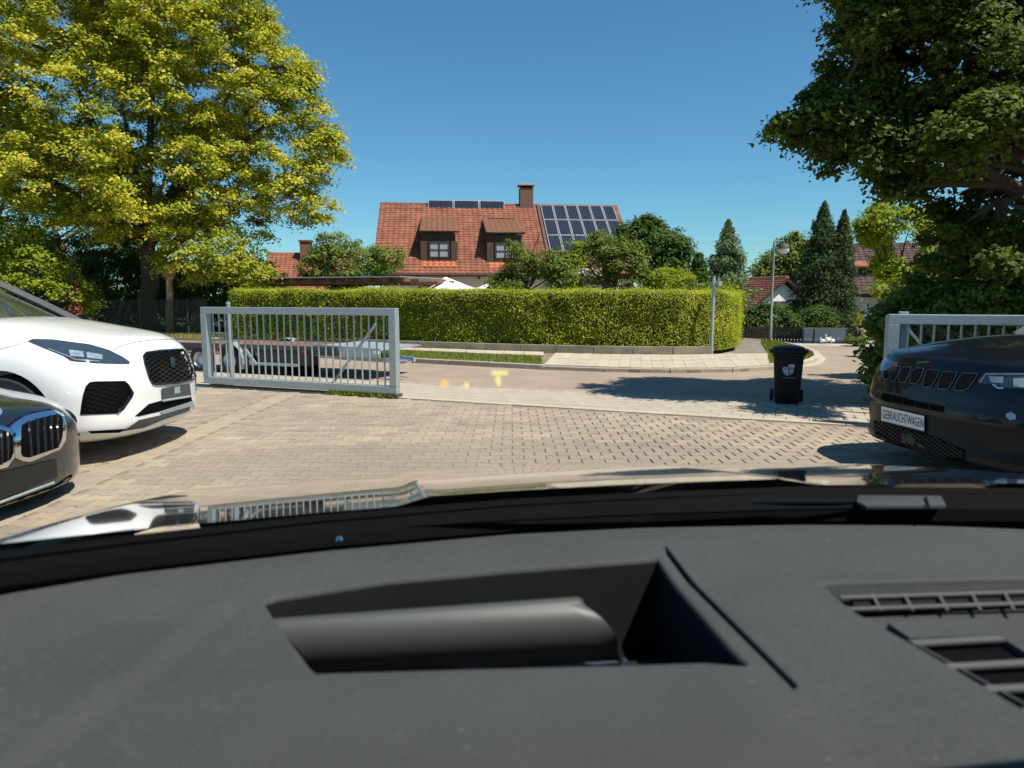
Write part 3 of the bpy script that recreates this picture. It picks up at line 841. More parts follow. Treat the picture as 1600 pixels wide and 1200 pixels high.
for i, (xl, xr, v0) in enumerate(DORM):
    b = rp_(0, v0); y0, z0 = b.y, b.z; h = 1.44; dpt = h / (slv.z / slv.y)
    mb = MB()  # cheeks and front in dark stained boards, one solid wedge
    mb.add([(xl, y0, z0 - .1), (xr, y0, z0 - .1), (xr, y0, z0 + h), (xl, y0, z0 + h), (xl, y0 + dpt + .4, z0 + h + .05), (xr, y0 + dpt + .4, z0 + h + .05)],
           [(0, 1, 2, 3), (3, 2, 5, 4), (0, 3, 4), (1, 5, 2), (0, 4, 5, 1)])
    dm = mb.build('dormer', M['dark_wood'], house)
    ov = .16
    t1 = Vector((0, y0 - .20, z0 + h + .02)); t2 = Vector((0, y0 + dpt * 1.05 + 1.35, 0)); t2.z = ZE + (t2.y + RUN) * slv.z / slv.y + .05
    dd = (t2 - t1); LL = dd.length; dd.normalize(); nn = Vector((0, -dd.z, dd.y))
    mb = MB(); mb.slab([(xl - ov, t1.y, t1.z), (xr + ov, t1.y, t1.z), (xr + ov, t2.y, t2.z), (xl - ov, t2.y, t2.z)], nn, .08); dr = mb.build('dormer_roof', M['dark_wood'], house)
    tiles('dormer_tiles', Vector((xl - ov, t1.y, t1.z)) + nn * .085, (1, 0, 0), dd, xr - xl + 2 * ov, LL, M['dark_tile'], dr, th=.2)
    cx = (xl + xr) / 2
    wf = window(house, cx - .56, z0 + .14, cx + .56, z0 + 1.04, y0 - .05, M['dark_wood'], M['curtain'], 2, 2, .085)
    for sgn in (-1, 1):
        mb = MB(); mb.box((cx + sgn * .80, y0 - .045, z0 + .54), (.34, .05, 1.0)); mb.build('shutter', M['shutter'], dm)
    mb = MB(); mb.box((cx, y0 - .06, z0 + .04), (xr - xl, .16, .09)); mb.build('sill', M['shutter'], dm)
    tiles('fresh_tiles', rp_(xl - .05, v0 - .62, .045), (1, 0, 0), slv, xr - xl + .1, .52, M['new_tile'], roof)
# chimney on the ridge
cx = hx(822, 322)[0]
mb = MB(); mb.box((cx, .1, ZR + .3), (.78, .78, 1.5)); ch = mb.build('chimney', M['brick'], roof, bevel=.01)
mb = MB(); mb.box((cx, .1, ZR + 1.10), (.60, .60, .12)); mb.build('chimney_vent', M['deep'], ch)
house_cap = MB(); house_cap.box((cx, .1, ZR + 1.21), (.96, .96, .10)); hc = house_cap.build('chimney_cap', M['pale'], roof, bevel=.015)
# solar panels
def solar(P, du, dv, w, h):
    du, dv = Vector(du), Vector(dv); n = du.cross(dv).normalized()
    if n.z < 0: n = -n
    mx = Matrix(((du.x, dv.x, n.x, P.x), (du.y, dv.y, n.y, P.y), (du.z, dv.z, n.z, P.z), (0, 0, 0, 1)))
    mb = MB(); f = .035
    mb.box((w / 2, f / 2, 0), (w, f, .05)); mb.box((w / 2, h - f / 2, 0), (w, f, .05)); mb.box((f / 2, h / 2, 0), (f, h - 2 * f, .05)); mb.box((w - f / 2, h / 2, 0), (f, h - 2 * f, .05))
    fr = mb.build('solar_panel', M['alu'], house); fr.matrix_local = mx
    m2 = MB(); m2.box((w / 2, h / 2, -.002), (w - 2 * f - .002, h - 2 * f - .002, .03)); m2.build('cells', M['solar'], fr)
pl = hx(669, 322)[0]; pr_ = hx(789, 324)[0]; pw = (pr_ - pl) / 3
tdir = Vector((0, math.cos(R(62)), math.sin(R(62))))
for k in range(3):
    solar(Vector((pl + k * pw, -.42, ZR - .28)), (1, 0, 0), tdir, pw - .05, .62)
for k in range(4):
    mb = MB(); mb.bar((pl + k * pw + .1 * (k == 0) - .1 * (k == 3), -.3, ZR - .35), (pl + k * pw + .1 * (k == 0) - .1 * (k == 3), -.05, ZR + .2), .04, .04); mb.build('panel_bracket', M['alu'], house)
ncol = 6; x0s = HM + .22; pw = (HL - .25 - x0s) / ncol; phh = 1.72
for r in range(3):
    for c in range(ncol):
        solar(rp_(x0s + c * pw, SL - .08 - (r + 1) * phh, .14), (1, 0, 0), slv, pw - .045, phh - .045)
for k in range(7):
    v = SL - .08 - k * phh * .5
    if v > SL - 3 * phh:
        mb = MB(); mb.bar(rp_(x0s, v - .3, .10), rp_(HL - .25, v - .3, .10), .05, .05); mb.build('panel_rail', M['alu'], house)

def gable_house(name, label, A, B, zr, ze, run, tile, wallm, tile_len=True, chimney=None, gable_win=None, flip=1):
    """ridge from A to B (ground points); roof slopes run both sides"""
    d = (B - A); d.z = 0; Lh = d.length
    root = empty(name, (0, 0, 0), 0, label, 'house'); root.matrix_world = frame((A.x, A.y, 0), d)
    mb = MB(); mb.box((Lh / 2, 0, ze / 2 - .2), (Lh - .8, run * 2 - .9, ze + .4))
    for x in (.4, Lh - .4): mb.add([(x, -run + .45, ze - .02), (x, run - .45, ze - .02), (x, 0, zr - .3)], [(0, 1, 2)])
    mb.build('wall', wallm, root)
    s = Vector((0, run, zr - ze)); Ls = s.length; s.normalize(); n1 = Vector((0, -s.z, s.y))
    mb = MB(); mb.slab([(0, -run, ze), (Lh, -run, ze), (Lh, 0, zr), (0, 0, zr)], -n1, .16)
    mb.slab([(Lh, run, ze), (0, run, ze), (0, .02, zr), (Lh, .02, zr)], Vector((0, -s.z, -s.y)), .16)
    rf = mb.build('roof', M['dark_wood'], root)
    tiles('roof_tiles', (0, -run, ze + .03), (1, 0, 0), s, Lh, Ls, tile, rf)
    s2 = Vector((0, -run, zr - ze)).normalized()
    tiles('roof_tiles', (0, run, ze + .03), (1, 0, 0), s2, Lh, Ls, tile, rf)
    mb = MB(); mb.tube([(0, 0, zr + .02), (Lh, 0, zr + .02)], .11, 8); mb.build('ridge_tiles', tile, rf, smooth=True)
    if chimney:
        x, y, z, w, h, cm = chimney
        mb = MB(); mb.box((x, y, z), (w, w, h)); c = mb.build('chimney', cm, rf)
        mb = MB(); mb.box((x, y, z + h / 2 + .05), (w * 1.2, w * 1.2, .1)); mb.build('chimney_cap', M['brick'], c)
    return root
# red roofed house at the left, mostly behind the hazel bush
a, b = gp(418, 397, 4.3), gp(560, 398.5, 4.3)
gable_house('house', 'house at the left with a low red roof and dark chimney above the pergola', a, b, 4.3, 1.7, 3.6, M['rust_tile'], M['render'], chimney=((b - a).length * .43, -.5, 4.35, .75, 1.5, M['dark_tile']))
# white gabled house beyond the street lamp
g = at(1231, 434, 46); zr = g.z
ridge_b = Vector((g.x - 3.6, g.y + 9, 0)); gA = Vector((g.x, g.y, 0))
h2 = gable_house('house', 'small white gabled house with a red roof beyond the street lamp', gA, ridge_b, zr, zr - 2.2, 3.2, M['rust_tile'], M['white_wall'], chimney=(3.2, 1.6, zr - .55, .25, .9, M['rust_tile']))
mi = h2.matrix_world.inverted()
def local_box(root, c, d, m, name): 
    mb = MB(); mb.box(c, d); return mb.build(name, m, root)
# a gable window (x = .4 wall faces the street), a lean-to roof and a drain pipe
mb = MB(); mb.box((.37, -.1, zr - 1.75), (.06, 1.5, .5)); w_ = mb.build('window', M['dark_wood'], h2)
mb = MB(); mb.box((.33, -.1, zr - 1.75), (.03, 1.3, .4)); mb.build('pane', M['glass'], w_)
mb = MB(); mb.slab([(-1.5, -3.4, zr - 2.4), (.3, -3.4, zr - 1.6), (.3, -1.1, zr - 1.6), (-1.5, -1.1, zr - 2.4)], (0, 0, 1), .12); lt = mb.build('lean_to_roof', M['brown_tile'], h2)
mb = MB(); mb.tube([(.3, .9, zr - 1.9), (.2, .9, zr - 2.2), (.2, .2, zr - 2.6), (.2, .2, zr - 5)], .06, 6); mb.build('drain_pipe', M['dark_wood'], h2)
# brown roofed house behind the two spruces
g = at(1318, 384, 41)
ra = Vector((g.x, g.y, 0)); rb = ra + Vector((8.5, -2.2, 0))
h3 = gable_house('house', 'white house with a dark brown roof right behind the two spruces', ra, rb, g.z, 1.55, 4.2, M['brown_tile'], M['white_wall'])
h3z = g.z
mb = MB(); mb.add([(0.3, -2.6, h3z - 1.9), (2.0, -2.6, h3z - 1.9), (2.0, -2.6, h3z - 1.3), (0.3, -2.6, h3z - 1.3), (0.3, -1, h3z - .95), (2.0, -1, h3z - .95)], [(0, 1, 2, 3), (3, 2, 5, 4), (0, 3, 4), (1, 5, 2), (0, 4, 5, 1)]); dm = mb.build('dormer', M['dark_wood'], h3)
mb = MB(); mb.slab([(.1, -2.9, h3z - 1.35), (2.2, -2.9, h3z - 1.35), (2.2, -.8, h3z - .85), (.1, -.8, h3z - .85)], (0, 0, 1), .09); mb.build('dormer_roof', M['rust_tile'], h3)
# white house seen through the leaves at the far right
a = at(1590, 440, 27); 
root = empty('house', (a.x, a.y, 0), R(-14), 'white rendered house glimpsed through the leaves at the far right', 'house')
mb = MB(); mb.box((4, 4, .9), (11, 8, 2.4)); mb.build('wall', M['white_wall'], root)
mb = MB(); mb.slab([(-2.2, -.6, 2.0), (10.2, -.6, 2.0), (10.2, 4, 2.9), (-2.2, 4, 2.9)], (0, -.27, .96), .16); mb.slab([(10.2, 8.6, 2.0), (-2.2, 8.6, 2.0), (-2.2, 4.02, 2.9), (10.2, 4.02, 2.9)], (0, .27, .96), .16); rf = mb.build('roof', M['brown_tile'], root)
tiles('roof_tiles', (-2.2, -.68, 2.17), (1, 0, 0), Vector((0, 4.6, .9)).normalized(), 12.4, 4.65, M['brown_tile'], rf)
window(root, .6, .5, 1.7, 1.7, -.03, M['white'], M['glass'], 2, 1, .07, M['pale'])
window(root, 3.4, .5, 4.5, 1.7, -.03, M['white'], M['glass'], 2, 1, .07, M['pale'])

# wooden pergola behind the hedge
pa, pb = at(352, 440, 26.5), at(668, 444, 23.8)
perg = empty('pergola', (pa.x, pa.y, 0), math.atan2(pb.y - pa.y, pb.x - pa.x), 'low brown wooden pergola with a flat roof edge behind the hedge', 'pergola')
PLn = (Vector((pb.x, pb.y, 0)) - Vector((pa.x, pa.y, 0))).length; zt = (pa.z + pb.z) / 2 + .02
mb = MB(); mb.box((PLn / 2, .0, zt), (PLn * .93, .10, .16)); mb.box((PLn / 2, 2.8, zt), (PLn * .93, .10, .16)); mb.build('beam', M['wood'], perg)
mb = MB(); mb.box((PLn * .46, 1.3, zt + .155), (PLn * .9, 3.6, .03)); mb.build('roof_sheet', M['galv2'], perg)
for k in range(11):
    mb = MB(); mb.box((PLn * (.04 + .088 * k), 1.3, zt + .06), (.10, 3.5, .15)); mb.build('rafter', M['wood'], perg)
mb = MB(); mb.box((PLn * .93, 0, zt - .06), (1.9, .09, .10)); mb.build('beam', M['wood'], perg)
for fx in (.06, .35, .65, .97):
    mb = MB(); mb.box((PLn * fx, 0, zt / 2 - .1), (.12, .12, zt - .1)); mb.build('post', M['dark_wood'], perg)
# parasols
def parasol(px, py, Y, r, hgt, label):
    p = at(px, py, Y); root = empty('parasol', (p.x, p.y, 0), 0.3, label, 'parasol', 'parasols in the garden behind the hedge')
    mb = MB(); n = 8; top = Vector((0, 0, p.z)); P = [Vector((r * math.cos(2 * PI * k / n), r * math.sin(2 * PI * k / n), p.z - hgt)) for k in range(n)]
    vs, fs = [top], []
    for k in range(n):
        q = P[k]; q2 = P[(k + 1) % n]
        m1 = top.lerp(q, .5) - Vector((0, 0, .02)); e = (q + q2) / 2 * 1.0; e.z = q.z + .03; e.x *= .96; e.y *= .96
        vs += [m1, q, e, q - Vector((0, 0, .14)), e - Vector((0, 0, .14))]
    for k in range(n):
        a, b = 1 + 5 * k, 1 + 5 * ((k + 1) % n)
        fs += [(0, a, b), (a, a + 1, a + 2), (a, a + 2, b), (b, a + 2, b + 1), (a + 1, a + 3, a + 4, a + 2), (a + 2, a + 4, b + 3, b + 1)]
    mb.add(vs, fs); mb.build('canopy', M['canvas'], root)
    mb = MB(); mb.tube([(0, 0, 0), (0, 0, p.z - .02)], .03, 8); mb.build('pole', M['white'], root)
    mb = MB(); mb.lathe([(0, 0), (.3, 0), (.3, .08), (.05, .12), (0, .12)], 16); mb.build('base', M['pale'], root)
parasol(697, 432.5, 27, 1.5, .55, 'large cream parasol rising over the hedge at the end of the pergola')
parasol(762, 443, 29, .75, .25, 'small pale parasol top just showing over the hedge right of the large one')

# ---------------------------------------------------------------- fences, hedge and wall
def hedge_sweep(name, label, C, half, h0, h1, n, size, lm, seed=3):
    q = poly_along([Vector((p[0], p[1], 0)) for p in C], 60)
    d = [0]
    for a, b in zip(q, q[1:]): d.append(d[-1] + (b - a).length)
    d = np.array(d); Q = np.array([[p.x, p.y] for p in q])
    # smooth the corner
    for _ in range(3): Q[1:-1] = (Q[:-2] + 2 * Q[1:-1] + Q[2:]) / 4
    T = np.gradient(Q, axis=0); T /= np.linalg.norm(T, axis=1, keepdims=True)
    Nn = np.stack([T[:, 1], -T[:, 0]], 1)      # towards the street
    root = empty(name, (0, 0, 0), 0, label, 'hedge')
    def surf(s, u, shrink=0.0):
        """s along 0..1, u round the section 0..1 (front foot -> top -> back foot)"""
        x = s * (len(Q) - 1); i = np.clip(x.astype(int), 0, len(Q) - 2); f = (x - i)[:, None]
        p = Q[i] * (1 - f) + Q[i + 1] * f; nn = Nn[i] * (1 - f) + Nn[i + 1] * f
        h = h0 + (h1 - h0) * s
        per = 2 * h + 2 * half; w = u * per; r = .16
        a = np.where(w < h, half, np.where(w < h + 2 * half, half - (w - h), -half))
        z = np.where(w < h, w, np.where(w < h + 2 * half, h, per - w))
        na = np.where(w < h, 1.0, np.where(w < h + 2 * half, 0.0, -1.0)); nz = np.where((w >= h) & (w < h + 2 * half), 1.0, 0.0)
        # round the two top edges
        ex, ez = np.abs(a) - (half - r), z - (h - r)
        k = (ex > 0) & (ez > 0); ln = np.sqrt(ex ** 2 + ez ** 2) + 1e-6
        a = np.where(k, np.sign(a) * (half - r + ex / ln * r), a); z = np.where(k, h - r + ez / ln * r, z)
        na = np.where(k, np.sign(a) * ex / ln, na); nz = np.where(k, ez / ln, nz)
        a = a * (1 - .05 * (1 - z / h)) 
        P = np.stack([p[:, 0] + nn[:, 0] * a, p[:, 1] + nn[:, 1] * a, z], 1)
        N = np.stack([nn[:, 0] * na, nn[:, 1] * na, nz], 1)
        return P - N * shrink, N
    s, u = RNG.random(n), RNG.random(n) * .86
    P, N = surf(s, u)
    # ends: close the right-hand end with leaves too
    ne = n // 16; e = RNG.integers(n, size=ne)
    aa = RNG.uniform(-half, half, ne); zz = RNG.random(ne) * h1
    pe = np.stack([Q[-1, 0] + Nn[-1, 0] * aa + T[-1, 0] * .02, Q[-1, 1] + Nn[-1, 1] * aa + T[-1, 1] * .02, zz], 1)
    P = np.concatenate([P, pe]); N = np.concatenate([N, np.repeat([[T[-1, 0], T[-1, 1], 0]], ne, 0)])
    bump = np.array([noise.noise(Vector(p) * 1.1) * .09 + noise.noise(Vector(p) * 4.2) * .035 for p in P])
    P = P + N * (bump + RNG.normal(size=len(P)) * .022 - .02)[:, None]
    sp = RNG.random(len(P)) < .06; P[sp] += N[sp] * RNG.random((sp.sum(), 1)) * .11
    P[:, 2] = np.maximum(P[:, 2], .1)
    N2 = N * .7 + RNG.normal(size=P.shape) * .55 + np.array([0, 0, .25]) + np.array(sv) * .6
    me, rep = leaf_mesh('leaves', P, N2, size, .55, along=np.array([0, 0, 1.0]) + RNG.normal(size=P.shape) * .6)
    tint = np.clip(.5 * RNG.random(len(P)) + .5 * np.array([.5 + .9 * noise.noise(Vector(p) * 2.2) for p in P]), 0, 1)
    add_tint(me, tint); link('leaves', me, lm, root)
    ss, uu = np.meshgrid(np.linspace(0, 1, 61), np.linspace(0, 1, 22), indexing='ij')
    Pc, _ = surf(ss.ravel(), uu.ravel(), .10)
    Pc = Pc.reshape(61, 22, 3)
    mb = MB(); mb.grid([[tuple(p) for p in r] for r in Pc]); mb.add([tuple(p) for p in Pc[-1]], [tuple(range(22))]); mb.add([tuple(p) for p in Pc[0]], [tuple(range(22))[::-1]])
    mb.build('inner_twigs', M['hedge_core'], root, fix=False)
    return root
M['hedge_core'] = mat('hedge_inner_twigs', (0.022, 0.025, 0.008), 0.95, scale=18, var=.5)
c_ = [p + NV * .62 for p in hedge_front[2:9]]
C = [en(-13.4, 9.6), en(-13.0, 9.55)] + c_[1:] + [Vector((4.35, 17.95, 0)), Vector((5.0, 18.35, 0)), Vector((5.6, 19.3, 0)), Vector((6.3, 21.3, 0)), Vector((7.0, 23.6, 0))]
hedge_sweep('hedge', 'long clipped green thuja hedge curving round the street corner', C, .5, 1.66, 1.52, 190000, .046, L['thuja'])
# low concrete edging in front of the hedge
hw = empty('edging_wall', (0, 0, 0), 0, 'low weathered concrete edging along the foot of the hedge', 'wall')
q = poly_along(hedge_front[2:10], 18)
for a, b in zip(q, q[1:]):
    d = (b - a).normalized(); mb = MB(); mb.bar(a + d * .005 + Vector((0, 0, .11)), b - d * .005 + Vector((0, 0, .11)), .09, .24); mb.build('edging_block', M['wallc'], hw, bevel=.01)

def chainlink(root, a, b, z0, z1, pitch, r, m):
    a, b = Vector((a[0], a[1], 0)), Vector((b[0], b[1], 0)); d = b - a; Ln = d.length; d.normalize()
    mb = MB(); H = z1 - z0; nrm = Vector((-d.y, d.x, 0))
    n = int(Ln / pitch) + int(H / pitch) + 1
    for sgn in (1, -1):
        k = -int(H / pitch) - 1
        while k * pitch < Ln + H:
            x0 = k * pitch
            # line from (x0,0) rising at 45 degrees * sgn
            p, q = (x0, 0.0), (x0 + H, H)
            if p[0] < 0: p = (0, -x0)
            if q[0] > Ln: q = (Ln, Ln - x0)
            if q[0] > p[0] + 1e-3 and p[1] < H and q[1] > 0:
                P, Q_ = [(x, (y if sgn > 0 else H - y)) for x, y in (p, q)]
                mb.bar(a + d * P[0] + nrm * (.004 * sgn) + Vector((0, 0, z0 + P[1])), a + d * Q_[0] + nrm * (.004 * sgn) + Vector((0, 0, z0 + Q_[1])), r, r)
            k += 1
    for z in (z0 + .02, (z0 + z1) / 2, z1):
        mb.bar(a + Vector((0, 0, z)), b + Vector((0, 0, z)), r * 1.3, r * 1.3)
    mb.build('wire_mesh', m, root, fix=False)
fl, fr_ = gp(40, 521), gp(326, 529.8)
fen = empty('wire_fence', (0, 0, 0), 0, 'dark chain-link fence on thin posts across the street at the left', 'fence')
chainlink(fen, fl, fr_, .08, 1.32, .075, .008, M['wire'])
for px in (40, 125, 232, 300):
    t = (px - 40) / 286; p = fl.lerp(fr_, t); mb = MB(); mb.tube([(p.x, p.y - .04, 0), (p.x, p.y - .04, 1.50 if px == 125 else 1.38)], .04 if px == 125 else .022, 8); mb.build('post', M['galv'] if px == 125 else M['wire'], fen, smooth=True)

# wooden board fence at the end of the path
fa, fb_ = gp(1150, 530.5), gp(1256, 533)
bf = empty('board_fence', (fa.x, fa.y, 0), math.atan2(fb_.y - fa.y, fb_.x - fa.x), 'dark low board fence beneath the shrubs behind the street lamp', 'fence')
FL = (fb_ - fa).length; n = 22
for k in range(n):
    mb = MB(); mb.box((FL * (k + .5) / n, 0, .22), (FL / n - .016, .022, .46 + random.uniform(-.02, .02))); mb.build('board', M['grey_wood'], bf)
for z in (.1, .34):
    mb = MB(); mb.box((FL / 2, .035, z), (FL, .04, .07)); mb.build('rail', M['grey_wood'], bf)
# low grey slatted screen with three white figures
ga, gb = gp(1254, 534), gp(1322, 534.5)
gs = empty('garden_screen', (ga.x, ga.y, 0), math.atan2(gb.y - ga.y, gb.x - ga.x), 'low grey slatted screen with pale top rail in front of the spruces', 'screen')
GL = (gb - ga).length
for k in range(9):
    mb = MB(); mb.box((GL / 2, 0, .045 + k * .042), (GL, .03, .036)); mb.build('slat', M['galv2'], gs)
mb = MB(); mb.box((GL / 2, 0, .43), (GL + .04, .1, .05)); mb.build('top_rail', M['pale'], gs)
for x in (.0, .33, GL): 
    mb = MB(); mb.box((x, .01, .2), (.05, .06, .41)); mb.build('post', M['dark_trim'], gs)
for k, px in enumerate((1284, 1292, 1299.5)):
    p = gp(px, 537.5); root = empty('garden_figure', (p.x, p.y, 0), 0, ['left of three small white goose figures before the grey screen', 'middle and tallest of three white goose figures before the grey screen', 'right of three small white goose figures before the grey screen'][k], 'figure', 'white figures in front of the grey screen')
    s = (1.0, 1.35, 1.05)[k]; mb = MB()
    mb.tube([(-.05, 0, .06 * s), (-.01, 0, .10 * s), (.05, 0, .10 * s), (.09, 0, .07 * s)], [.02, .05 * s, .05 * s, .015], 8)
    mb.tube([(-.02, 0, .10 * s), (-.045, 0, .17 * s), (-.04, 0, .22 * s)], [.03, .018, .022], 8)
    mb.tube([(0, 0, 0), (0, 0, .08)], .008, 5); mb.build('body', M['white'], root, smooth=True)
    mb = MB(); mb.tube([(-.055, 0, .22 * s), (-.10, 0, .215 * s)], [.012, .004], 6); mb.build('beak', M['new_tile'], root)
# ---------------------------------------------------------------- gates
def text_mesh(txt, size, ext=0.001):
    cu = bpy.data.curves.new('lettering', 'FONT'); cu.body = txt; cu.size = size; cu.extrude = ext; cu.align_x = 'CENTER'; cu.align_y = 'CENTER'
    o = bpy.data.objects.new('lettering', cu); COL.objects.link(o)
    dg = bpy.context.evaluated_depsgraph_get(); me = bpy.data.meshes.new_from_object(o.evaluated_get(dg))
    bpy.data.objects.remove(o); me.name = 'lettering'
    return me

def gate(label, p, q, ztop, bar_list, bar_sp, brace, mirror=False):
    p, q = Vector((p[0], p[1], 0)), Vector((q[0], q[1], 0)); d = q - p; Ln = d.length
    root = empty('sliding_gate', p, math.atan2(d.y, d.x), label, 'gate', 'sliding gate leaves at the yard entrance')
    w, dp, zb = .105, .11, .055
    mb = MB(); mb.box((Ln / 2, 0, ztop - w / 2), (Ln, dp, w)); mb.build('top_rail', M['galv'], root, bevel=.008)
    mb = MB(); mb.box((Ln / 2, 0, zb + w / 2), (Ln, dp, w)); mb.build('bottom_rail', M['galv'], root, bevel=.008)
    for x in (w / 2, Ln - w / 2):
        mb = MB(); mb.box((x, 0, (ztop + zb) / 2), (w + .004, dp + .004, ztop - zb - 2 * w)); mb.build('end_post', M['galv'], root, bevel=.006)
    me = None
    x = w + bar_sp * .75
    while x < Ln - w - .03:
        if me is None:
            mb = MB(); mb.tube([(0, 0, zb + w - .005), (0, 0, ztop - w + .005)], .0125, 8, caps=False); o = mb.build('bar', M['galv'], root, smooth=True); me = o.data; o.location = (x, 0, 0)
        else:
            o = share('bar', me, root, Matrix.Translation((x, random.uniform(-.003, .003), 0)) @ Matrix.Rotation(random.uniform(-.006, .006), 4, 'Y'))
        x += bar_sp
    if brace:
        x0, z0, x1, z1 = brace
        mb = MB(); mb.bar((x0, .16, z0), (x1, .16, z1), .03, .03); mb.build('brace', M['galv2'], root)
    return root, Ln
# track rail under the left leaf
gl = gate('galvanised sliding gate leaf left of the driveway, in front of the trailer', (-4.86, 11.22), (-1.60, 9.915), 1.255, None, .124, (2.28, .12, 3.06, 1.02))
root = gl[0]
mb = MB(); mb.tube([(.33, .20, 0), (.33, .20, 1.30)], .03, 10); mb.lathe([(.0, 1.335), (.034, 1.325), (.036, 1.295)], 10, Matrix.Translation((.33, .20, 0)))
mb.build('guide_post', M['galv'], root, smooth=True)
mb = MB(); mb.box((3.43, -.0, .03), (.2, .16, .05)); mb.build('end_stop', M['dark_trim'], root)
mb = MB(); mb.box((1.7, .02, .02), (3.3, .05, .03)); mb.build('ground_track', M['dark_trim'], root)
gr, _ = gate('galvanised sliding gate leaf at the right behind the dark blue car', (4.02, 7.62), (8.6, 5.77), 1.225, None, .122, None)
mb = MB(); mb.bar((.20, .13, 1.08), (.98, .13, .10), .03, .03); mb.build('brace', M['galv2'], gr)
mb = MB(); mb.box((.155, .11, .625), (.09, .09, 1.25)); mb.build('guide_post', M['galv2'], gr, bevel=.006)
fn = empty('wire_fence', (0, 0, 0), 0, 'chain-link fence in front of the shrubs behind the right gate', 'fence')
chainlink(fn, (4.45, 8.45), (9.5, 6.5), .05, 1.16, .075, .0022, M['wire'])
for k in range(3):
    t = k / 2; mb = MB(); mb.tube([(4.45 + 5.05 * t, 8.45 - 1.95 * t, 0), (4.45 + 5.05 * t, 8.45 - 1.95 * t, 1.2)], .022, 8); mb.build('post', M['galv2'], fn, smooth=True)

# ---------------------------------------------------------------- street furniture
p = gp(1203, 536); zt = at(1210, 378, p.y).z
root = empty('street_lamp', (p.x, p.y, 0), 0, 'slim grey street lamp with a round globe on the grass island', 'street lamp')
mb = MB(); mb.tube([(0, 0, 0), (0, 0, .9), (0, 0, .92), (0, 0, zt)], [.052, .049, .036, .030], 12); mb.build('pole', M['lamp_pole'], root, smooth=True)
mb = MB(); mb.tube([(-.02, 0, zt), (.1, 0, zt + .035), (.28, 0, zt + .02), (.30, 0, zt - .05)], .022, 8); mb.build('arm', M['lamp_pole'], root, smooth=True)
gz = zt - .21
mb = MB(); mb.lathe([(0.0, gz + .17), (.07, gz + .165), (.13, gz + .11), (.165, gz + .02), (.168, gz)], 20, Matrix.Translation((.30, 0, 0))); mb.build('lamp_hood', M['tarp'], root, smooth=True)
mb = MB(); mb.lathe([(.162, gz), (.16, gz - .05), (.12, gz - .12), (.05, gz - .155), (0, gz - .16)], 20, Matrix.Translation((.30, 0, 0))); mb.build('globe', M['lamp_glass'], root, smooth=True)
p = gp(1111.5, 556); zt = at(1118, 437, p.y).z
root = empty('sign_post', (p.x, p.y, 0), R(10), 'thin grey sign post before the hedge with its sign edge-on', 'sign post')
mb = MB(); mb.tube([(0, 0, 0), (0, 0, zt)], .036, 10); mb.lathe([(0, zt + .025), (.03, zt + .02), (.038, zt)], 10); mb.build('post', M['galv2'], root, smooth=True)
mb = MB(); mb.box((.075, .02, zt - .10), (.075, .42, .11)); mb.build('sign_plate', M['galv2'], root, bevel=.004)
mb = MB(); mb.box((.02, 0, zt - .1), (.06, .03, .03)); mb.build('bracket', M['dark_trim'], root)

# wheeled bin
p = gp(1228.5, 629.5)
BH = at(1230, 541, p.y - .1).z
root = empty('wheeled_bin', (p.x, p.y, 0), R(-19), 'black wheeled refuse bin with a crest standing at the edge of the street', 'wheeled bin')
def rsec(hw, hd, z, r, yo=0, n=5):
    out = []
    for cx, cy, a0 in ((hw - r, hd - r, 0), (-hw + r, hd - r, 90), (-hw + r, -hd + r, 180), (hw - r, -hd + r, 270)):
        for k in range(n):
            a = R(a0 + 90 * k / (n - 1)); out.append((cx + r * math.cos(a), cy + r * math.sin(a) + yo, z))
    return out
def loft(mb, secs, mi=0, cap=True):
    n = len(secs[0]); vs = [q for s in secs for q in s]; fs = []
    for i in range(len(secs) - 1):
        for k in range(n): fs.append((i * n + k, i * n + (k + 1) % n, (i + 1) * n + (k + 1) % n, (i + 1) * n + k))
    if cap: fs += [tuple(range(n))[::-1], tuple((len(secs) - 1) * n + k for k in range(n))]
    mb.add(vs, fs, mi)
W = .188
mb = MB()
loft(mb, [rsec(W * .80, .17, .03, .03), rsec(W * .83, .175, .12, .035), rsec(W * .97, .215, BH - .13, .04), rsec(W * 1.0, .225, BH - .125, .04), rsec(W * 1.08, .24, BH - .12, .045), rsec(W * 1.08, .24, BH - .085, .045), rsec(W * .98, .23, BH - .08, .04)])
mb.build('body', M['bin'], root, smooth=True)
mb = MB()
loft(mb, [rsec(W * 1.10, .25, BH - .078, .045, -.005), rsec(W * 1.11, .255, BH - .05, .05, -.005), rsec(W * 1.0, .22, BH - .018, .06), rsec(W * .60, .13, BH, .06)])
for sx in (-1, 1): mb.box((sx * W * 1.13, -.12, BH - .065), (.05, .06, .05))
mb.build('lid', M['bin'], root, smooth=True)
mb = MB(); mb.tube([(-W * .9, .27, BH - .09), (W * .9, .27, BH - .09)], .014, 8); mb.build('handle', M['bin'], root, smooth=True)
for sx in (-1, 1):
    Mx = Matrix.Translation((sx * W * 1.0, .14, .085)) @ Matrix.Rotation(PI / 2, 4, 'Y')
    mb = MB(); mb.lathe([(0, -.022), (.07, -.022), (.085, -.012), (.085, .012), (.07, .022), (0, .022)], 20, Mx); mb.build('wheel', M['rubber'], root, smooth=True)
mb = MB(); mb.tube([(-W * 1.0, .14, .085), (W * 1.0, .14, .085)], .012, 8); mb.build('axle', M['dark_trim'], root)
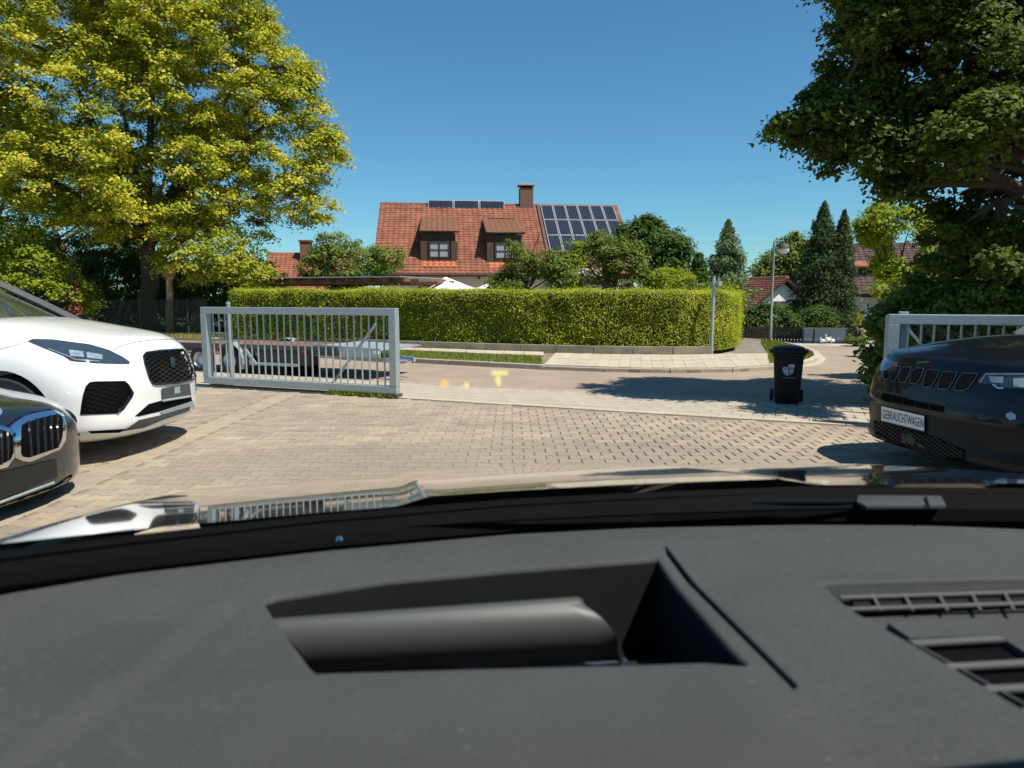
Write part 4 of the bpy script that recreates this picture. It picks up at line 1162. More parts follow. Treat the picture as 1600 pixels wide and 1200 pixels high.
# crest printed on the front: quartered shield
def onbin(x, z): 
    t = (z - .12) / (BH - .25); return (x, -(.175 + .04 * t) - .003, z)
cz = BH * .615
crest = MB()
def patch(pts, mi): crest.slab([onbin(x, cz + z) for x, z in pts], (0, -1, 0), .0015, mi)
patch([(-.072, .028), (-.004, .028), (-.004, -.085), (-.03, -.078), (-.055, -.055), (-.070, -.02)], 0)
patch([(.0, .066), (.072, .066), (.072, .026), (.0, .026)], 0)
patch([(.0, .022), (.070, .022), (.070, -.02), (.055, -.052), (.03, -.074), (.0, -.083)], 1)
co = crest.build('crest', [M['print'], M['print_blue']], root)
cr2 = MB()
for (x, z, w_, h_, m_) in ((-.050, .0, .014, .03, 1), (-.028, .004, .012, .034, 1), (-.052, -.035, .012, .018, 1), (-.028, -.05, .014, .02, 1), (.02, -.02, .014, .04, 0), (.036, -.012, .008, .05, 0), (.052, -.02, .010, .032, 0), (.036, -.05, .03, .008, 0)):
    cr2.slab([(onbin(x - w_ / 2, cz + z)[0], onbin(x, cz + z)[1] - .0018, cz + z - h_ / 2), (x + w_ / 2, onbin(x, cz + z)[1] - .0018, cz + z - h_ / 2), (x + w_ / 2, onbin(x, cz + z)[1] - .0018, cz + z + h_ / 2), (x - w_ / 2, onbin(x, cz + z)[1] - .0018, cz + z + h_ / 2)], (0, -1, 0), .001, m_)
cr2.build('crest_charges', [M['print'], M['print_blue']], co)
cr3 = MB()
xx = -.078
while xx < .078:
    w_ = random.uniform(.006, .016); y = onbin(0, cz - .112)[1]
    cr3.slab([(xx, y, cz - .118), (xx + w_, y, cz - .118), (xx + w_, y, cz - .106), (xx, y, cz - .106)], (0, -1, 0), .001); xx += w_ + .004
cr3.build('small_print', M['print_blue'], root)

# trailer parked at the roadside behind the gate
t0 = en(-7.9, 2.55)
tr = empty('flatbed_trailer', (t0.x, t0.y, -.03), ea, 'flatbed trailer with galvanised frame parked on the street behind the left gate', 'trailer')
# local x along the street (to the right), y away; near side at y = -.75
mb = MB()
for y in (-.72, .72): mb.box((2.1, y, .46), (3.6, .07, .10))
for k in range(6): mb.box((.5 + k * .62, 0, .46), (.05, 1.37, .08))
mb.build('chassis', M['dark_trim'], tr)
mb = MB(); mb.box((2.0, 0, .525), (3.75, 1.56, .025)); mb.build('bed', M['wood'], tr)
mb = MB(); mb.box((2.0, -.795, .53), (3.8, .03, .08)); mb.box((2.0, .795, .53), (3.8, .03, .08)); mb.build('side_rail', M['dark_trim'], tr)
for x in (.78, 1.52):
    for y in (-.78, .78):
        Mx = Matrix.Translation((x, y, .26)) @ Matrix.Rotation(PI / 2, 4, 'X')
        mb = MB(); mb.lathe([(.15, -.08), (.23, -.085), (.26, -.06), (.26, .06), (.23, .085), (.15, .08)], 24, Mx); wh = mb.build('wheel', M['rubber'], tr, smooth=True)
        mb = MB(); mb.lathe([(0, .05), (.05, .055), (.11, .03), (.145, .06), (.155, .078), (.155, -.07), (0, -.06)], 20, Mx); mb.build('rim', M['rim'], wh, smooth=True)
for y in (-.80, .80):
    pts = [(1.52 + .33 * math.cos(a), y, .27 + .33 * math.sin(a)) for a in np.linspace(-.5, 2.4, 10)]
    mb = MB()
    for a, b in zip(pts, pts[1:]): mb.bar(a, b, .20, .012, up=(0, 0, 1))
    mb.build('mudguard', M['galv'], tr)
mb = MB(); mb.box((2.70, -.62, .33), (1.12, .30, .24)); mb.build('tool_box', M['tarp'], tr, bevel=.01)
mb = MB(); mb.box((2.5, -.80, .22), (1.1, .04, .05)); mb.build('under_run_bar', M['galv'], tr)
mb = MB(); mb.box((2.95, -.55, .13), (.5, .25, .20)); mb.build('spare_wheel_carrier', M['deep'], tr)
mb = MB(); mb.slab([(3.35, -.74, .40), (4.72, -.74, .40), (4.72, -.74, .56), (3.35, -.74, .60)], (0, .03, 0), 1.0); mb.build('ramp_side', M['galv'], tr)
mb = MB(); mb.slab([(3.35, -.70, .56), (4.72, -.70, .52), (4.72, .70, .52), (3.35, .70, .56)], (0, 0, .02), 1.0)
for k in range(7): mb.box((3.5 + k * .19, 0, .575 - .006 * k), (.03, 1.38, .02))
mb.build('ramp', M['galv'], tr)
for y in (-.45, .45):
    mb = MB(); mb.bar((3.6, y, .36), (5.02, y * .4 - .25, .33), .06, .08); mb.build('drawbar', M['galv'], tr)
mb = MB(); mb.tube([(4.95, -.45, .36), (5.10, -.45, .37), (5.16, -.45, .33)], [.04, .05, .03], 8); mb.build('coupling', M['chrome'], tr, smooth=True)
mb = MB(); mb.tube([(4.86, -.5, .02), (4.86, -.5, .44)], .024, 8); mb.build('jockey_post', M['galv'], tr)
Mx = Matrix.Translation((4.86, -.5, .115)) @ Matrix.Rotation(PI / 2, 4, 'X')
mb = MB(); mb.lathe([(0, -.03), (.09, -.03), (.11, -.02), (.11, .02), (.09, .03), (0, .03)], 18, Mx); mb.build('jockey_wheel', M['rubber'], tr, smooth=True)
for x, z in ((1.15, .44), (3.2, .47), (4.70, .50)):
    mb = MB(); mb.box((x, -.82, z), (.10, .025, .05)); mb.build('marker_lamp', M['red_glass'] if x < 4 else M['lamp_glass'], tr)
mb = MB(); mb.bar((1.86, -.83, .50), (2.12, -.83, .20), .03, .05); mb.build('stay', M['galv'], tr)

# ---------------------------------------------------------------- trees and shrubs
def lb(px, py, Y, rpx, fy=1.0, fz=0.85):
    p = at(px, py, Y); r = rpx / FPX * Y
    return (p.x, p.y, p.z, r, r * fy, r * fz)
def gxy(px, Y):
    p = at(px, 500, Y); return (p.x, p.y, 0.0)
YL = 27.5
linden = [lb(215, 200, YL, 185), lb(330, 110, YL, 150), lb(420, 215, YL, 110), lb(445, 290, YL - 1, 72, fz=.7), lb(90, 130, YL, 170), lb(110, 275, YL - 2.4, 110, fz=.7), lb(250, 285, YL - 2.6, 110, fz=.7),
          lb(-60, 220, YL, 150), lb(280, -20, YL, 150), lb(60, -40, YL, 160), lb(370, 350, YL - .5, 62, fz=.7), lb(455, 130, YL, 52), lb(505, 235, YL, 36), lb(440, 60, YL, 34), lb(180, 330, YL - 2, 75, fz=.6), lb(490, 330, YL, 40, fz=.6)]
tb = Vector((at(232, 500, 27.2).x, 27.2, 0))
broadleaf('linden_tree', 'large linden tree covered in pale yellow blossom, behind the fence at the left', (tb.x, tb.y, 0), linden, 2300, 130, .54, .13, L['linden'], M['bark'], r0=.36,
          fork=(tb.x + .15, tb.y, 3.3), gap=-.30, freq=.42, shell=.52, up=.9, seed=4, n_limb=12, n_twig=110, flat=.42, droop=.35)
# second, darker trunk leaning left is part of the same tree; pale thin trunk in front of the fence
t2 = gp(267, 527.5)
broadleaf('young_tree', 'young tree with a pale mottled trunk in front of the fence under the linden', (t2.x, t2.y, 0), [lb(300, 395, t2.y, 60), lb(360, 400, t2.y, 55, fz=.7), lb(395, 425, t2.y, 38, fz=.6)], 170, 60, .34, .11, L['yellow'], M['bark2'], r0=.13,
          fork=(t2.x + .05, t2.y, 2.4), gap=-.3, seed=8, n_limb=5, n_twig=20)
# shrubs behind the fence, left to right
def shrub(name, label, px, py, Y, rpx, rpy, lm, n=90, per=70, size=.09, cr=.33, fold=False, group=None, extra=(), cat='shrub', flowers=None, up=.6, gap=-.3, shell=.5, base=None):
    p = at(px, py, Y); r = rpx / FPX * Y; rz = rpy / FPX * Y
    lobes = [(p.x, p.y, p.z, r, r * .8, rz)]
    for (a, b, c, dY) in extra: lobes.append(lb(a, b, Y + dY, c))
    if p.z - rz > .5: lobes.append((p.x, p.y, (p.z - rz) * .6 + .2, r * .7, r * .6, (p.z - rz) * .6 + .2))
    bs = base or (p.x, p.y, 0)
    return broadleaf(name, label, bs, lobes, n, per, cr, size, lm, M['bark'], r0=.07, fork=(bs[0], bs[1], max(.5, (p.z - rz) * .7)), gap=gap, seed=int(px), n_limb=6, n_twig=25, group=group, cat=cat, fold=fold, flowers=flowers, up=up, shell=shell)
shrub('shrub', 'bright green shrub left of the brown patch, above the white car', 45, 440, 24.3, 85, 60, L['lime'], 260, 70, .11, .4, extra=((10, 380, 50, 0), (100, 465, 45, 0)))
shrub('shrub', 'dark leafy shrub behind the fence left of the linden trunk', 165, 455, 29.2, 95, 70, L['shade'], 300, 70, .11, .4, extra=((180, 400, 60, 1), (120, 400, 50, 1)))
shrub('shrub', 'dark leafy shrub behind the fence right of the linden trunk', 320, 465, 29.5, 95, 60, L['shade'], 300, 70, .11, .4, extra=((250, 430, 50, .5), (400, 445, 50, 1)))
shrub('shrub', 'small reddish brown withered bush in the shade left of the linden', 110, 405, 23.9, 13, 26, L['brown'], 26, 50, .10, .22)
broadleaf('dark_tree', 'dark tree standing behind the linden at the left edge', gxy(-40, 37), [lb(-30, 330, 37, 110), lb(30, 290, 37, 85), lb(120, 350, 37, 90), lb(-60, 430, 37, 100), lb(230, 350, 37, 80), lb(340, 380, 37, 60)], 500, 70, .6, .15, L['shade'], M['bark'], r0=.3, gap=-.3, seed=12)
shrub('hazel_bush', 'rounded hazel bush behind the pergola left of the long red roof', 545, 412, 27, 68, 36, L['mid'], 300, 75, .10, .34, extra=((520, 385, 26, 0), (600, 405, 30, 0), (495, 420, 26, 0)))
for k, (px, py, r1, r2) in enumerate(((40, 440, 120, 60), (190, 445, 120, 60), (330, 455, 100, 45))):
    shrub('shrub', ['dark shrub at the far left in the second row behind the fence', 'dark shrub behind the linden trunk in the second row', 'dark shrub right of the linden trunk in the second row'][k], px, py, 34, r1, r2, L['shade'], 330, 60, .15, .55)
# fruit trees in the garden behind the hedge
broadleaf('fruit_tree', 'loose light green fruit tree in front of the right dormer', gxy(822, 24), [lb(815, 400, 24, 30), lb(860, 405, 24, 36), lb(800, 435, 24, 26), lb(845, 375, 24, 20), lb(880, 430, 24, 32), lb(775, 445, 24, 16), lb(838, 366, 24, 10), lb(866, 378, 24, 18), lb(797, 385, 24, 12)], 340, 55, .26, .085, L['mid'], M['bark'], r0=.08, fork=(at(822, 470, 24).x, 24, 1.5), gap=-.12, freq=1.1, seed=21, n_twig=50)
broadleaf('fruit_tree', 'darker fruit tree in front of the white blossoms and solar panels', gxy(955, 24.5), [lb(940, 388, 24.5, 30), lb(975, 410, 24.5, 36), lb(915, 400, 24.5, 24), lb(990, 440, 24.5, 32), lb(955, 440, 24.5, 20), lb(938, 368, 24.5, 14), lb(985, 382, 24.5, 18)], 320, 55, .27, .085, L['mid'], M['bark'], r0=.09, fork=(at(955, 470, 24.5).x, 24.5, 1.5), gap=-.12, freq=1.1, seed=25, n_twig=60)
broadleaf('fruit_tree', 'slender young fruit tree before the solar roof between two fuller trees', gxy(890, 24.2), [lb(896, 366, 24.2, 10), lb(895, 385, 24.2, 16), lb(890, 410, 24.2, 22), lb(905, 435, 24.2, 24)], 90, 50, .24, .08, L['lime'], M['bark'], r0=.05, fork=(at(890, 470, 24.2).x, 24.2, 1.5), gap=-.2, freq=1.2, seed=29, n_twig=30)
shrub('rambling_rose', 'white flowering climber in bloom behind the fruit trees', 935, 425, 26.5, 38, 20, L['shade'], 90, 50, .08, .3, flowers=(L['flower'], 1500, .10))
broadleaf('walnut_tree', 'large round dark green tree right of the solar roof', gxy(1020, 40), [lb(1020, 385, 40, 48), lb(1045, 405, 40, 36), lb(990, 370, 40, 30), lb(1010, 355, 40, 24), lb(1055, 390, 40, 26), lb(1030, 430, 40, 44)], 420, 60, .55, .17, L['shade'], M['bark'], r0=.25, gap=-.22, seed=31)
shrub('shrub', 'lime green shrub behind the hedge right of the fruit trees', 1050, 440, 24, 34, 28, L['lime'], 130, 60, .08, .28, extra=((1030, 455, 22, 0),))
conifer('thuja_tree', 'small dense dark conical thuja between the lime shrub and feathery conifer', gxy(1089, 25), at(1089, 399, 25).z, .58, 18000, .11, L['shade'], power=.40, ragged=.06, tiers=26, seed=5)
conifer('cypress_tree', 'feathery grey-green conifer with a thin drooping top behind the sign post', gxy(1133, 28), at(1130, 348, 28).z, 1.55, 20000, .17, L['spruce2'], power=.85, ragged=.55, tiers=24, seed=7, asp=.25)
shrub('shrub', 'yellow-green shrub rising behind the hedge corner right of the sign post', 1140, 466, 21, 22, 24, L['lime'], 80, 60, .07, .2)
shrub('shrub', 'low olive shrub behind the hedge left of the sign post', 1095, 455, 21.5, 32, 18, L['mid'], 80, 60, .07, .2)
shrub('shrub', 'dark dense shrub over the board fence behind the street lamp', 1198, 500, 26, 42, 26, L['shade'], 200, 65, .09, .3, extra=((1172, 505, 22, 0), (1232, 508, 20, 0)))
broadleaf('round_tree', 'broad deciduous tree behind the street lamp and white gable', gxy(1225, 56), [lb(1225, 400, 56, 30), lb(1205, 425, 56, 26), lb(1245, 385, 56, 26), lb(1190, 440, 56, 14), lb(1240, 430, 56, 34)], 330, 55, .7, .22, L['mid'], M['bark'], r0=.3, gap=-.25, seed=35)
conifer('spruce_tree', 'taller left spruce of the dark pair behind the grey screen', gxy(1279, 27.5), at(1280, 322, 27.5).z, 1.2, 54000, .13, L['spruce'], power=.72, ragged=.42, tiers=64, seed=9, asp=.28)
conifer('spruce_tree', 'shorter right spruce of the dark pair behind the grey screen', gxy(1310, 27.2), at(1316, 333, 27.2).z, .72, 38000, .13, L['spruce'], power=.66, ragged=.42, tiers=60, seed=11, asp=.28)
shrub('juniper_bush', 'low dark juniper at the foot of the two spruces', 1285, 497, 26.3, 36, 21, L['shade'], 160, 60, .08, .3)
shrub('shrub', 'small golden yellow shrub against the white wall right of the spruces', 1333, 500, 27, 14, 12, L['gold'], 40, 40, .08, .15)
shrub('shrub', 'small garden bush with a low stone border by the grey screen', 1338, 532, 21, 16, 11, L['mid'], 50, 50, .06, .15)
broadleaf('maple_tree', 'lime green tree in sunlight in front of the dark brown roof', gxy(1400, 22), [lb(1385, 350, 22, 38), lb(1368, 368, 22, 24), lb(1412, 392, 22, 38), lb(1392, 418, 22, 26), lb(1425, 350, 22, 30), lb(1345, 352, 22, 12)], 300, 60, .30, .10, L['lime'], M['bark'], r0=.1, gap=-.25, seed=41)
# shrubs at the right behind the gate
shrub('round_bush', 'dark rounded bush at the edge of the side street right of the grey screen', 1385, 515, 17, 22, 26, L['shade'], 110, 60, .06, .18)
broadleaf('lilac_bush', 'big dark lilac bush hanging over the pavement behind the right gate', (5.75, 9.3, 0), [lb(1442, 520, 9.6, 76), lb(1500, 500, 9.6, 95), lb(1450, 455, 10, 62, fz=.7), lb(1600, 500, 9, 100), lb(1400, 555, 9.4, 42), lb(1395, 590, 9.3, 24, fz=1.2), lb(1530, 430, 10, 60, fz=.5)], 520, 80, .24, .075, L['mid'], M['bark'], r0=.06, fork=(5.75, 9.3, .6), fold=True, gap=-.35, seed=45, n_twig=80, cat='shrub', up=.5)
shrub('shrub', 'sunlit yellow-green shrub above the lilac behind the right gate', 1430, 448, 12.5, 62, 22, L['lime'], 130, 60, .07, .2, extra=((1500, 440, 26, 0),))
YR = 9.3
rt = [lb(1560, 60, YR, 190), lb(1420, 90, YR, 130), lb(1335, 165, YR, 88, fz=.8), lb(1275, 190, YR, 58, fz=.75), lb(1350, 235, YR, 75, fz=.55), lb(1450, 250, YR, 110, fz=.65), lb(1600, 240, YR, 150), lb(1420, 300, YR, 62, fz=.45), lb(1540, 340, YR, 95, fz=.5),
      lb(1340, 30, YR, 70, fz=.6), lb(1500, -90, YR, 190), lb(1700, 60, YR, 220), lb(1540, 400, YR + 1, 80, fz=.5), lb(1590, 420, YR, 80, fz=.5), lb(1640, 370, YR - 1, 90, fz=.7), lb(1590, 300, YR - 1.4, 90, fz=.6), lb(1560, 200, YR - 1.4, 90, fz=.6), lb(1510, 370, YR, 60, fz=.45)]
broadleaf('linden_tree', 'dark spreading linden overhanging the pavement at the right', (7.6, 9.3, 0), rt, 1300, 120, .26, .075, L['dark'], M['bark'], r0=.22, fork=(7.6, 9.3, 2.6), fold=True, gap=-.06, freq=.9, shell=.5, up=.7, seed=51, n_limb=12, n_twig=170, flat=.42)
# wires
for k, (y0, y1) in enumerate(((372, 371), (412, 404))):
    a, b = at(1085, y0 + 8, 62), at(1290, y1, 62)
    mb = MB(); mb.tube([a.lerp(b, t) - Vector((0, 0, .25 * math.sin(PI * t))) for t in np.linspace(-.5, 1.5, 14)], .010, 4); o = mb.build('overhead_wire', M['galv2'])
    tag(o, ['upper thin overhead wire against the sky beyond the conifer', 'lower thin overhead wire against the sky beyond the conifer'][k], 'wire', 'overhead wires')
# ---------------------------------------------------------------- cars
def interp_levels(levels, n):
    """smooth interpolation of the level table (z, front x, half width, corner depth, squareness)"""
    A = np.array(levels, float); k = len(A)
    out = []
    for s in np.linspace(0, k - 1, n):
        i = min(int(s), k - 2); f = s - i
        p0, p1, p2, p3 = A[max(i - 1, 0)], A[i], A[i + 1], A[min(i + 2, k - 1)]
        v = .5 * ((2 * p1) + (-p0 + p2) * f + (2 * p0 - 5 * p1 + 4 * p2 - p3) * f * f + (-p0 + 3 * p1 - 3 * p2 + p3) * f ** 3)
        out.append(v)
    return out

def outline(z, xf, hw, d, p, xr, nf=22, ns=10, drear=.35):
    pts = []
    ex = 2.0 / p
    for k in range(nf):
        t = (PI / 2) * k / (nf - 1)
        pts.append((xf - d + d * max(math.cos(t), 0) ** ex, hw * max(math.sin(t), 0) ** ex, z))
    x0 = xf - d
    for k in range(1, ns): pts.append((x0 + (xr + drear - x0) * k / ns, hw, z))
    for k in range(8):
        t = (PI / 2) * k / 7
        pts.append((xr + drear - drear * math.sin(t) ** .7, hw * math.cos(t) ** .7, z))
    return pts

def full_ring(pts):
    return pts + [(x, -y, z) for x, y, z in pts[-2:0:-1]]

def loft_body(levels, n, xr, cap_top=True, drear=.35):
    rings = [full_ring(outline(*l, xr, drear=drear)) for l in interp_levels(levels, n)]
    m = len(rings[0]); V = [p for r in rings for p in r]; F = []
    for i in range(len(rings) - 1):
        for k in range(m): F.append((i * m + k, i * m + (k + 1) % m, (i + 1) * m + (k + 1) % m, (i + 1) * m + k))
    F.append(tuple(range(m))[::-1])
    if cap_top: F.append(tuple((len(rings) - 1) * m + k for k in range(m)))
    return V, F

class Car:
    def __init__(s, name, loc, heading, label, cat='car'):
        s.root = empty(name, loc, heading, label, cat, None)
        s.Mw = Matrix.Translation(loc) @ Matrix.Rotation(heading, 4, 'Z'); s.Mi = s.Mw.inverted(); s.t0 = (Vector(loc) - EYE).length
    def body(s, levels, n, xr, m, arches=(), ar=.40, az=.34, name='body'):
        V, F = loft_body(levels, n, xr)
        me = bpy.data.meshes.new(name); me.from_pydata(V, [], F); me.update()
        o = link(name, me, m, s.root)
        s.bvh = BVHTree.FromPolygons([s.Mw @ Vector(v) for v in V], F)
        cutters = []
        for ax in arches:
            for sy in (-1, 1):
                mb = MB(); mb.lathe([(0, -.25), (ar, -.25), (ar, .25), (0, .25)], 40, Matrix.Translation((ax, sy * .96, az)) @ Matrix.Rotation(PI / 2, 4, 'X'))
                c = mb.build('cutter', M['black']); bm = bmesh.new(); bm.from_mesh(c.data); bmesh.ops.remove_doubles(bm, verts=bm.verts, dist=1e-5); bmesh.ops.recalc_face_normals(bm, faces=bm.faces); bm.to_mesh(c.data); bm.free()
                c.parent = s.root; cutters.append(c)
        if cutters:
            bm = bmesh.new(); bm.from_mesh(me); bmesh.ops.recalc_face_normals(bm, faces=bm.faces); bm.to_mesh(me); bm.free()
            for c in cutters:
                md = o.modifiers.new('arch', 'BOOLEAN'); md.object = c; md.operation = 'DIFFERENCE'; md.solver = 'EXACT'
            dg = bpy.context.evaluated_depsgraph_get(); dg.update()
            nm = bpy.data.meshes.new_from_object(o.evaluated_get(dg)); o.modifiers.clear(); o.data = nm; nm.name = name
            for c in cutters: bpy.data.objects.remove(c)
        sm(o, R(38)); s.o = o
        return o
    def hit(s, px, py, off):
        d = ray(px, py).normalized()
        loc, nr, i, dist = s.bvh.ray_cast(EYE, d)
        if loc is None:
            loc = s.bvh.find_nearest(EYE + d * s.t0)[0]
            return s.Mi @ (loc - d * off)
        s.t0 = dist
        return s.Mi @ (loc - d * off)
    def panel(s, name, poly, m, off=.006, thick=.02, parent=None, step=7.0):
        """panel lying on the body, outlined by poly (pixels of the photograph), with its own thickness"""
        P = [Vector(p) for p in poly]; B = []
        for a, b in zip(P, P[1:] + P[:1]):
            k = max(1, int((b - a).length / step))
            B += [a.lerp(b, i / k) for i in range(k)]
        n = len(B); x0, x1 = min(p.x for p in B), max(p.x for p in B); y0, y1 = min(p.y for p in B), max(p.y for p in B)
        I = []
        yy = y0 + step * .5
        while yy < y1:
            xx = x0 + step * .5
            while xx < x1:
                q = Vector((xx, yy))
                if inside(q, B) and min((q - b).length for b in B) > step * .45: I.append(q)
                xx += step
            yy += step
        r = geometry.delaunay_2d_cdt(B + I, [(i, (i + 1) % n) for i in range(n)], [], 1, 1e-4)
        vs, es, fs = r[0], r[1], [f for f in r[2]]
        s.hit((x0 + x1) / 2, (y0 + y1) / 2, 0) if True else None
        top = [s.hit(v.x, v.y, off) for v in vs]; bot = [s.hit(v.x, v.y, off - thick) for v in vs]
        nv = len(vs); F = [tuple(f) for f in fs] + [tuple(nv + i for i in f[::-1]) for f in fs]
        ec = {}
        for f in fs:
            for a, b in zip(f, list(f[1:]) + [f[0]]): ec.setdefault((min(a, b), max(a, b)), []).append((a, b))
        for k_, l in ec.items():
            if len(l) == 1: a, b = l[0]; F.append((b, a, nv + a, nv + b))
        mb = MB(); mb.add(top + bot, F); o = mb.build(name, m, parent or s.root); sm(o, R(30))
        return o
    def line(s, name, pts, rad, m, off=.004, closed=False, parent=None, step=5.0, n=6):
        P = [Vector(p) for p in pts]; B = []
        seq = list(zip(P, P[1:] + (P[:1] if closed else [])))
        for a, b in seq:
            k = max(1, int((b - a).length / step)); B += [a.lerp(b, i / k) for i in range(k)]
        B.append(P[0] if closed else P[-1])
        q = [s.hit(p.x, p.y, off) for p in B]
        mb = MB(); mb.tube(q, rad, n); o = mb.build(name, m, parent or s.root, smooth=True, fix=True); return o
    def lattice(s, name, poly, dirs, sp, rad, m, off, parent=None):
        P = [Vector(p) for p in poly]; c = sum(P, Vector((0, 0))) / len(P); Rr = max((p - c).length for p in P)
        mb = MB()
        for a in dirs:
            d = Vector((math.cos(a), math.sin(a))); nn = Vector((-d.y, d.x))
            k = -Rr
            while k < Rr:
                run = []
                t = -Rr
                while t < Rr:
                    q = c + nn * k + d * t
                    if inside(q, P) and s.bvh.ray_cast(EYE, ray(q.x, q.y).normalized())[0] is not None: run.append(s.hit(q.x, q.y, off))
                    else:
                        if len(run) > 2: mb.tube(run, rad, 4)
                        run = []
                    t += 4
                if len(run) > 2: mb.tube(run, rad, 4)
                k += sp
        return mb.build(name, m, parent or s.root, fix=False)
    def print_on(s, name, txt, quad, m, off, parent=None, fill=(.92, .62), thick=.002):
        me = text_mesh(txt, 1.0); v = np.array([tuple(p.co) for p in me.vertices]); mn, mxx = v.min(0), v.max(0)
        a, b, c, d = [Vector(p) for p in quad]   # top-left, top-right, bottom-right, bottom-left
        for p in me.vertices:
            x = .5 + ((p.co.x - mn[0]) / (mxx[0] - mn[0]) - .5) * fill[0]; y = .5 + ((p.co.y - mn[1]) / (mxx[1] - mn[1]) - .5) * fill[1]
            q = d.lerp(c, x).lerp(a.lerp(b, x), y); p.co = s.hit(q.x, q.y, off + (thick if p.co.z > 0 else 0))
        o = link(name, me, m, parent or s.root); return o
    def mirror(s, o):
        me = o.data.copy(); 
        for v in me.vertices: v.co.y = -v.co.y
        me.flip_normals(); c = bpy.data.objects.new(o.name.split('.')[0], me); COL.objects.link(c); c.parent = s.root
        return c
    def wheel(s, x, y, r=.36, w=.24, z=None):
        z = z or r; Mx = Matrix.Translation((x, y, z)) @ Matrix.Rotation(PI / 2 * (1 if y < 0 else -1), 4, 'X')
        mb = MB(); mb.lathe([(r * .66, -w / 2), (r * .93, -w / 2), (r, -w * .36), (r, w * .36), (r * .93, w / 2), (r * .66, w / 2)], 32, Mx); t = mb.build('wheel', M['rubber'], s.root, smooth=True)
        mb = MB(); mb.lathe([(0, w * .34), (r * .12, w * .36), (r * .16, w * .22), (r * .2, w * .2)], 20, Mx); mb.lathe([(r * .60, w * .3), (r * .67, w * .46), (r * .67, -w * .4), (r * .6, -w * .4), (r * .60, w * .3)], 32, Mx)
        for k in range(5):
            a = 2 * PI * k / 5
            for da in (-.13, .13): mb.bar(Mx @ Vector((math.cos(a) * r * .12, math.sin(a) * r * .12, w * .24)), Mx @ Vector((math.cos(a + da) * r * .63, math.sin(a + da) * r * .63, w * .34)), .035, .03, up=Mx.to_3x3() @ Vector((0, 0, 1)))
        mb.build('rim', M['rim'], t)
    def cabin(s, lev_glass, lev_roof, xr, paint, pillar=None):
        V, F = loft_body(lev_glass, 10, xr, drear=.6); mb = MB(); mb.add(V, F); g = mb.build('windows', M['car_glass'], s.root); sm(g, R(50))
        V, F = loft_body(lev_roof, 8, xr + .25, drear=.6); mb = MB(); mb.add(V, F); r = mb.build('roof', paint, s.root); sm(r, R(50))
        if pillar:
            for sy in (-1, 1):
                mb = MB(); P = [Vector((p[0], p[1] * sy, p[2])) for p in pillar]
                for a, b in zip(P, P[1:]): mb.bar(a, b, .055, .05, up=(0, -sy * .8, .6))
                mb.build('pillar', M['dark_trim'], s.root)

def inside(q, P):
    c = False; j = len(P) - 1
    for i in range(len(P)):
        if ((P[i].y > q.y) != (P[j].y > q.y)) and (q.x < (P[j].x - P[i].x) * (q.y - P[i].y) / (P[j].y - P[i].y) + P[i].x): c = not c
        j = i
    return c
def Z(pts, s, ox, oy): return [(ox + x / s, oy + y / s) for x, y in pts]

# --- white SUV
wc = Car('white_suv', (-3.18, 6.62, 0), R(-1), 'white SUV with black diamond-pattern grille parked at the left before the gate', 'car')
LV = [(.19, -.14, .80, .55, 2.6), (.23, -.05, .88, .60, 2.7), (.32, -.005, .935, .62, 2.8), (.50, 0.0, .955, .66, 2.8), (.64, 0.0, .965, .70, 2.8), (.78, -.02, .965, .76, 2.7), (.90, -.06, .95, .85, 2.6),
      (.98, -.12, .925, .95, 2.5), (1.045, -.24, .90, 1.05, 2.5), (1.09, -.44, .86, 1.1, 2.6), (1.14, -.72, .80, 1.0, 2.7), (1.19, -1.02, .70, .8, 2.8), (1.215, -1.25, .5, .5, 2.8), (1.225, -1.4, .2, .2, 2.6)]
wc.body(LV, 60, -4.6, M['paint_white'], arches=(-.93, -3.75), ar=.42, az=.40)
wc.cabin([(1.10, -1.10, .82, .7, 3.2), (1.25, -1.42, .78, .65, 3.2), (1.45, -1.82, .70, .6, 3.2), (1.62, -2.2, .60, .5, 3.0)], [(1.60, -2.08, .63, .5, 3.0), (1.66, -2.15, .60, .5, 3.0), (1.70, -2.35, .45, .4, 2.8), (1.71, -2.6, .2, .2, 2.6)], -4.4, M['paint_white'],
         [(-1.30, .80, 1.13), (-1.72, .735, 1.36), (-2.22, .63, 1.62)])
for x in (-.93, -3.75):
    for y in (-.84, .84): wc.wheel(x, y, .385, .24)
z4 = lambda p: Z(p, 4.0, 0, 420)
head = z4([(172, 452), (205, 437), (330, 440), (440, 455), (560, 470), (680, 505), (770, 550), (812, 580), (808, 593), (740, 593), (600, 588), (480, 578), (440, 572), (400, 545), (300, 505)])
hl = wc.panel('headlight', head, M['lens'], .008, .03); wc.mirror(hl)
wc.line('daytime_lamp', z4([(300, 498), (420, 545), (470, 568), (620, 578)]), .006, M['lens_clear'], .013, parent=hl)
wc.panel('lamp_insert', z4([(430, 505), (520, 515), (525, 550), (440, 545)]), M['lens_clear'], .012, .01, hl)
wc.panel('lamp_insert', z4([(540, 520), (640, 535), (640, 565), (545, 555)]), M['lens_clear'], .012, .01, hl)
gp_ = z4([(900, 545), (915, 525), (1000, 512), (1100, 505), (1185, 504), (1207, 520), (1220, 600), (1220, 680), (1200, 695), (1100, 715), (980, 722), (955, 715), (935, 680), (910, 600)])
gr_ = wc.panel('grille', gp_, M['deep'], .006, .03, step=6)
wc.lattice('grille_lattice', gp_, (R(28), R(-35)), 6.0, .005, M['gloss_black'], .007, gr_)
wc.line('grille_surround', gp_, .012, M['gloss_black'], .010, True, gr_)
wc.panel('badge', z4([(1065, 555), (1080, 548), (1095, 565), (1095, 600), (1080, 618), (1068, 605)]), M['dchrome'], .03, .02, gr_, 3)
